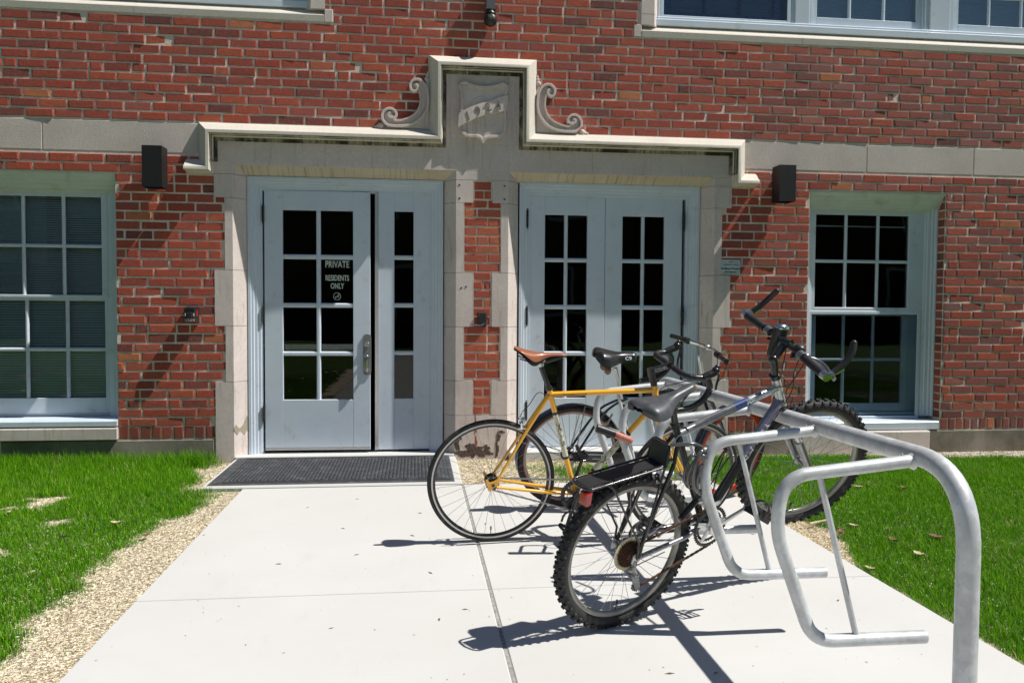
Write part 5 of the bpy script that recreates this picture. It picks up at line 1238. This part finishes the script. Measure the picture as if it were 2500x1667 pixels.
m.tube([V(.462, -.078, -.065), V(.462, -.078, .065)], .018, 12); ck = m.build('crankset', 'black_metal', root, smooth=50, recalc=False)
pedal(ck, T0 @ Matrix.Translation(V(.410, -.236, -.072)) @ Matrix.Rotation(-1.1, 4, 'Y'), clip=True); pedal(ck, T0 @ Matrix.Translation(V(.514, .084, .072)) @ Matrix.Rotation(PI, 4, 'Z') @ Matrix.Rotation(.3, 4, 'Y'), clip=True)
m = MB(T0); ring(m, (0, 0), .034, .014, -.045, -.042, teeth=16); m.tube([V(0, 0, -.030), V(0, 0, -.047)], .028, 16); ring(m, (0, 0), .036, .018, .024, .028); m.tube([V(0, 0, -.07), V(0, 0, -.058)], .009, 8); m.build('rear_cog', 'black_metal', root, smooth=0, recalc=False)
chain(root, T0, [V(.002, .034, -.0435), V(.455, .010, -.0455)], 'steel'); chain(root, T0, [V(.452, -.166, -.0455), V(.002, -.034, -.0435)], 'steel')
# fork, stem, drop bar
SF = INV @ FW; up_w = (SF.to_3x3() @ Vector((0, 0, 1))); lf_w = (SF.to_3x3() @ Vector((0, 1, 0))); fw_w = (SF.to_3x3() @ Vector((1, 0, 0))); FH = SF.translation; CRl = T0 @ V(.906, .380)
m = MB(); m.tube([T0 @ HTb, CRl], .013, 10); m.tube([CRl-lf_w*.030, CRl+lf_w*.030], .012, 10)
for s in (-1, 1): m.tube(cr([CRl+lf_w*(s*.030), CRl+(FH-CRl)*.55+lf_w*(s*.046)-fw_w*.012, FH+lf_w*(s*.050)], 6), [.0125]*5+[.009]*8, 10)
m.build('fork', 'orange', root, smooth=50, recalc=False)
m = MB(); cf = CRl+(FH-CRl).normalized()*.005+fw_w*.03
for s in (-1, 1): m.tube(fillet([cf, cf+lf_w*s*.034+up_w*.004, cf+lf_w*s*.028-up_w*.045], .02, 4), .006, 8)
m.tube([cf-fw_w*.03, cf+fw_w*.012], .008, 8); m.build('front_brake', 'black_metal', root, smooth=40)
m = MB(T0)
for i in range(6): a = V(.877, .523)+(V(.860, .578)-V(.877, .523))*(i/6); b = V(.877, .523)+(V(.860, .578)-V(.877, .523))*((i+.88)/6); m.tube([a, b], .0185, 14)
m.build('headset_spacers', 'black_metal', root)
CLp = V(.957, .634); m = MB(T0); m.tube([V(.861, .575), V(.850, .618)], .0205, 14); m.tube([V(.853, .602), CLp], [.0175, .0160], 14); m.tube([CLp-Vector((0, .021, 0)), CLp+Vector((0, .021, 0))], .0195, 12); m.sphere(V(.847, .606, -.014), .007, 8); stm = m.build('stem', 'black_metal', root, smooth=50)
tube_text('RITCHEY', .016, V(.862, .606), V(.945, .630), .0165, -1, 'plate_white', stm, T0, 1.1, 0)
CL = Matrix.Translation(T0 @ CLp) @ SF.to_3x3().to_4x4() @ Matrix.Rotation(math.radians(-4), 4, 'Y')
pts = [(-.055, -.214, -.170), (.03, -.212, -.162), (.100, -.210, -.122), (.130, -.208, -.060), (.104, -.205, -.012), (.050, -.200, -.002), (.012, -.178, 0), (0, -.13, 0), (0, 0, 0)]
pts = pts+[(x, -y, z) for x, y, z in pts[-2::-1]]; cp = cr(pts, 6)
m = MB(CL); m.tube(cp, [.0168 if abs(p.y) > .045 else .0135 for p in cp], 12); hb_ = m.build('handlebar', 'vinyl', root, smooth=50)
m = MB(CL)   # spiral ridges of the bar tape
acc = 0
for a, b in zip(cp, cp[1:]):
    acc += (b-a).length
    if acc > .022 and abs(b.y) > .05: acc = 0; d = (b-a).normalized(); m.tube([b-d*.003, b, b+d*.003], [.0165, .0180, .0165], 12, caps=False)
m.build('bar_tape', 'black_plastic', hb_, smooth=60)
for s in (-1, 1):
    m = MB(CL); m.tube(cr([(.085, s*.205, -.004), (.120, s*.206, .010), (.150, s*.206, .022), (.162, s*.206, .046)], 5), [.0205]*6+[.0200]*5+[.0205]*4+[.0145], 12); m.sphere((.163, s*.206, .050), .0140, 10); m.build('brake_hood', 'vinyl', hb_, smooth=50, recalc=False)
    m = MB(CL); m.tube(cr([(.168, s*.206, .025), (.178, s*.206, -.010), (.170, s*.206, -.060), (.172, s*.206, -.100), (.186, s*.206, -.120)], 5), .0065, 8, flat=(1.4, .8)); m.sphere((.160, s*.222, .018), .006, 8); m.build('brake_lever', 'black_metal', hb_, smooth=50)
m = MB(); g = lambda a, b, c: CL @ Vector((a, b, c)); m.tube(cr([g(.08, -.19, -.02), g(.05, -.10, -.06), g(.03, -.03, -.10), T0 @ V(.90, .50, -.03), cf+fw_w*.02], 8), .0024, 6); m.build('brake_cable', 'cable', root)

# ---------------------------------------------------------------- black cruiser
Rc_ = .345
root, MR, T0 = bike_root('cruiser_bike', 'black city bike with mudguards, broad black saddle and upright silver handlebar, furthest along the rack', 5, -13.5, (.971, -1.826, .3365), Rc_)
INV = MR.inverted(); FW = frame_mat(28, -13, (2.065, -1.735, .3365))
W1 = wheel(root, T0, Rc_, .0215, rim_w=.012, rim_d=.020, ns=36, spoke_mat='black_metal', rim_line='rim_red', spoke_r=.0012)
wheel(root, INV @ FW, Rc_, .0215, rim_w=.013, rim_d=.032, ns=36, rim_mat='rim_red', spoke_mat='black_metal', spoke_r=.0012)
def fender(parent, T, R, a0, a1, w, mat='navy', n=40):
    m = MB(T); vs = []; fs = []; k = 7
    for i in range(n+1):
        a = math.radians(a0+(a1-a0)*i/n)
        for j in range(k):
            b = (j/(k-1)*2-1)*1.25; rr = R+w*.42*math.cos(b)-.010; vs.append((rr*math.cos(a), w*math.sin(b)/.95, rr*math.sin(a)))
    for i in range(n):
        for j in range(k-1): fs.append((i*k+j, i*k+j+1, (i+1)*k+j+1, (i+1)*k+j))
    m.add(vs, fs); return m.build('mudguard', mat, parent, smooth=60, recalc=False)
fender(root, T0, Rc_+.006, 14, 192, .030); fender(root, INV @ FW, Rc_+.006, 30, 165, .030)
m = MB(T0)
for s in (-1, 1): m.tube([V(.012, .0, s*.06), V(.065, .345, s*.030)], .0032, 6); m.tube([V(0, 0, s*.06), V(-.33, .12, s*.030)], .0026, 6)
m.build('mudguard_stay', 'steel', root)
BB = V(.415, -.050); SCt = V(.318, .345); HTt, HTb = V(.842, .520), V(.880, .385)
m = MB(T0); m.tube([BB, SCt], .0145, 12); m.tube(cr([V(.326, .315), V(.50, .395), V(.70, .445), V(.855, .470)], 6), .0145, 12); m.tube(cr([V(.874, .405), V(.72, .18), V(.55, .0), BB], 6), .0160, 12); m.tube([HTt, HTb], .018, 14)
m.tube([BB-Vector((0, .035, 0)), BB+Vector((0, .035, 0))], .020, 12)
for s in (-1, 1):
    m.tube(cr([V(.345, .385, s*.010), V(.260, .350, s*.024), V(.180, .290, s*.042), V(.095, .160, s*.056), V(.010, .008, s*.062)], 6), .0082, 10); m.tube([V(.40, -.050, s*.022), V(.28, -.035, s*.046), V(.008, 0, s*.062)], .0085, 10)
m.build('frame', 'navy', root, smooth=50, recalc=False)
m = MB(T0); m.tube([V(.322, .330), V(.250, .585)], .0128, 12); m.build('seatpost', 'alloy', root)
ST = T0 @ Matrix.Translation(V(.245, .678)) @ Matrix.Rotation(math.radians(2), 4, 'Y')
s_ = saddle(root, ST, .275, .215, .036, .014, 'vinyl', thick=.088, plump=2.6)
vs, fs = text_verts('C9', .030, 1.3, .0006); m = MB(ST); m.add(vs, fs, Matrix.Translation((.070, -.0415, -.018)) @ Matrix.Rotation(math.radians(8), 4, 'Z') @ Matrix.Rotation(math.radians(62), 4, 'X')); m.build('saddle_lettering', 'plate_white', s_, smooth=0, recalc=False)
m = MB(ST)
for x, y in ((-.055, -.045), (-.055, .045)): m.lathe([(.010, 0), (.018, .010), (.022, .028), (.020, .048), (.010, .060)], 14, T=Matrix.Translation((x, y, -.062)) @ Matrix.Rotation(-PI/2, 4, 'X'))
m.build('saddle_bumper', 'amber', s_, smooth=60)
m = MB(T0); m.prism([(.030, .058), (.30, .040), (.46, .035), (.51, -.02), (.50, -.09), (.44, -.13), (.36, -.11), (.30, -.040), (.06, -.012), (.02, .02)], -.060, -.052); cg = m.build('chain_guard', 'black_metal', root, smooth=0)
m = MB(T0)
ribbon(m, cr2([(.235, .020), (.215, .028), (.192, .022), (.195, .004), (.215, .000), (.222, .010)], 5), .006, -.0615, -.059); ribbon(m, [(.10, .034), (.26, .026)], .005, -.0613, -.059); ribbon(m, [(.13, .004), (.26, -.002)], .004, -.0613, -.059); m.build('painted_swirl', 'plate_white', cg, smooth=0)
m = MB(T0)
for s, du, dv in ((-1, .10, -.135), (1, -.10, .135)): m.tube([V(.415, -.05, s*.066), V(.415+du, -.05+dv, s*.078)], [.012, .009], 8)
ck = m.build('crankset', 'alloy', root, recalc=False); pedal(ck, T0 @ Matrix.Translation(V(.515, -.185, -.082))); pedal(ck, T0 @ Matrix.Translation(V(.315, .085, .082)) @ Matrix.Rotation(PI, 4, 'Z'))
m = MB(T0); m.tube([V(0, 0, -.03), V(0, 0, -.052)], .030, 16); m.tube(cr([V(.01, -.02, -.05), V(.00, -.08, -.05), V(.03, -.14, -.048)], 4), .010, 8); m.build('rear_derailleur', 'steel', root, recalc=False)
m = MB(T0)
for s in (-1, 1): m.tube([V(.215, .240, s*.046), V(.245, .295, s*.040)], .0065, 8); m.sphere(V(.215, .235, s*.036), .013, 8)
m.build('rear_brake', 'steel', root)
SF = INV @ FW; up_w = (SF.to_3x3() @ Vector((0, 0, 1))); lf_w = (SF.to_3x3() @ Vector((0, 1, 0))); fw_w = (SF.to_3x3() @ Vector((1, 0, 0))); FH = SF.translation; CRl = T0 @ V(.892, .365)
m = MB(); m.tube([T0 @ HTb, CRl], .013, 10); m.tube([CRl-lf_w*.036, CRl+lf_w*.036], .013, 10)
for s in (-1, 1): m.tube(cr([CRl+lf_w*(s*.036), CRl+(FH-CRl)*.6+lf_w*(s*.050)-fw_w*.015, FH+lf_w*(s*.052)], 6), [.013]*5+[.009]*8, 10)
m.build('fork', 'navy', root, smooth=50, recalc=False)
m = MB(T0); m.tube(fillet([V(.842, .520), V(.800, .655), V(.850, .712)], .015, 5), .0128, 12); m.tube([V(.846, .505), V(.838, .540)], .020, 14); m.sphere(V(.850, .713), .019, 10); m.build('stem', 'alloy', root, smooth=50)
CL = Matrix.Translation(T0 @ V(.852, .715)) @ (INV @ frame_mat(16, -13, (0, 0, 0))).to_3x3().to_4x4()
pts = [(-.075, -.290, -.004), (-.045, -.19, .0), (-.005, -.08, .0), (0, 0, 0), (-.005, .08, 0), (-.045, .19, 0), (-.075, .290, -.004)]; cp = cr(pts, 5)
m = MB(CL); m.tube(cp, .0118, 12); hb_ = m.build('handlebar', 'chrome', root, smooth=50)
for s in (-1, 1):
    m = MB(CL); m.tube([(-.048, s*.190, 0), (-.078, s*.300, -.004)], .0165, 12); m.build('grip', 'vinyl', hb_)
    m = MB(CL); m.tube([(-.043, s*.150, 0), (-.049, s*.188, 0)], .021, 14); m.build('twist_shifter', 'black_plastic', hb_)
    m = MB(CL); m.tube(cr([(-.02, s*.120, -.004), (.020, s*.135, -.018), (.020, s*.17, -.024), (-.005, s*.23, -.030)], 5), .0055, 8); m.build('brake_lever', 'alloy', hb_, smooth=50)
m = MB(); g = lambda a, b, c: CL @ Vector((a, b, c))
m.tube(cr([g(0, -.13, 0), g(.08, -.10, .01), g(.14, -.04, -.06), g(.14, -.02, -.17), g(.12, 0, -.24)], 8), .0024, 6); m.tube(cr([g(0, -.13, 0), g(.05, -.12, -.03), g(.075, -.06, -.12), g(.04, 0, -.22)], 8), .0024, 6); m.tube(cr([g(-.03, -.15, -.02), g(-.02, -.14, -.10), g(.0, -.06, -.20)], 6), .0022, 6)
m.build('brake_cables', 'cable', root, smooth=60)

# ---------------------------------------------------------------- locks
def path_thing(name, loc): return None
m = MB(frame_mat(25.0, -13, (.818, -3.775, .3205)))
coil = []
for i in range(85):
    t = i/84; a = t*2*PI*4.3; r = .050-.022*t; coil.append((.190+r*math.cos(a)*.85+.02*t, -.105-.035*math.sin(t*9), .375+r*1.65*math.sin(a)-.05*t))
coil = [(.09, -.05, .455), (.14, -.085, .470), (.20, -.105, .462)]+coil+[(.255, -.11, .33), (.262, -.11, .27), (.240, -.10, .235)]
m.tube(cr(coil, 2), .0072, 8)
ob = m.build('cable_lock', 'lock_cable', smooth=60, recalc=False); tag(ob, 'coiled dark cable lock hanging from the mountain bike frame below its saddle', 'bicycle lock')
m = MB(frame_mat(25.0, -13, (.818, -3.775, .3205))); m.tube([(.255, -.09, .238), (.165, -.10, .160)], .0125, 12); m.tube([(.262, -.09, .246), (.245, -.09, .228)], .015, 12); m.build('lock_barrel', 'black_plastic', ob)
ul = thing('shackle_lock', 'black bicycle lock with a worn red end fixed around the orange bike frame', 'bicycle lock', (1.01, -2.80, .62))
m = MB(); m.tube([(-.095, -.03, .045), (.0, -.035, .012)], .0215, 14); m.build('lock_barrel', 'black_plastic', ul)
m = MB(); m.tube([(.0, -.035, .012), (.075, -.04, -.018)], [.0195, .0185], 14); m.sphere((.075, -.04, -.018), .0185, 12); m.build('worn_sleeve', 'red_worn', ul)
m = MB(); m.tube(fillet([(-.050, -.03, .030), (-.02, .10, .030), (.085, .10, -.010), (.045, -.03, -.010)], .03, 6), .0085, 10); m.build('shackle', 'black_metal', ul)

# ---------------------------------------------------------------- small litter
LV = [('leaf', 3.152, -1.429, .035, 'leaf_pale', 'pale curled leaf on the right lawn, the leaf nearest the wall'),
      ('leaf', 3.466, -1.488, .032, 'leaf', 'brown leaf on the lawn right of the pale leaf nearest the wall'),
      ('leaf', 2.560, -2.407, .030, 'leaf_pale', 'pale leaf on the lawn behind the front hoop of the rack'),
      ('leaf', 2.399, -2.551, .040, 'leaf', 'broad brown leaf on the lawn close beside the bare straw patch'),
      ('leaf', 2.616, -2.722, .036, 'leaf', 'brown leaf in the middle of the lawn between two others in a row'),
      ('leaf', 2.890, -2.693, .046, 'leaf', 'long brown leaf on the lawn left of the front rack post'),
      ('leaf', 2.597, -2.976, .036, 'leaf_pale', 'crumpled tan leaf on the lawn below the row of brown leaves'),
      ('leaf', 2.215, -3.166, .028, 'leaf_pale', 'pale leaf at the edge of the path beside the cross joint'),
      ('leaf', -1.728, -1.949, .036, 'leaf_pale', 'pale grey leaf on the left lawn near the straw strip'),
      ('leaf', -1.912, -2.224, .024, 'black_plastic', 'small black scrap lying in the left lawn'),
      ('leaf', -1.475, -2.235, .028, 'leaf', 'reddish brown leaf on the straw left of the path'),
      ('leaf', -2.464, -1.638, .026, 'leaf_pale', 'small pale leaf far out on the left lawn under the window')]
for i, (nm, x, y, s, mt, lb) in enumerate(LV): leaf(nm, x, y, .006, s, mt, lb, group='dead leaves on the lawn')
m = MB(); m.tube([(2.31, -2.36, .012), (2.39, -2.325, .014), (2.46, -2.31, .020)], [.008, .007, .006], 7); tag(m.build('twig', 'leaf_pale'), 'short pale twig on the lawn beside the bare patch behind the rack', 'twig')
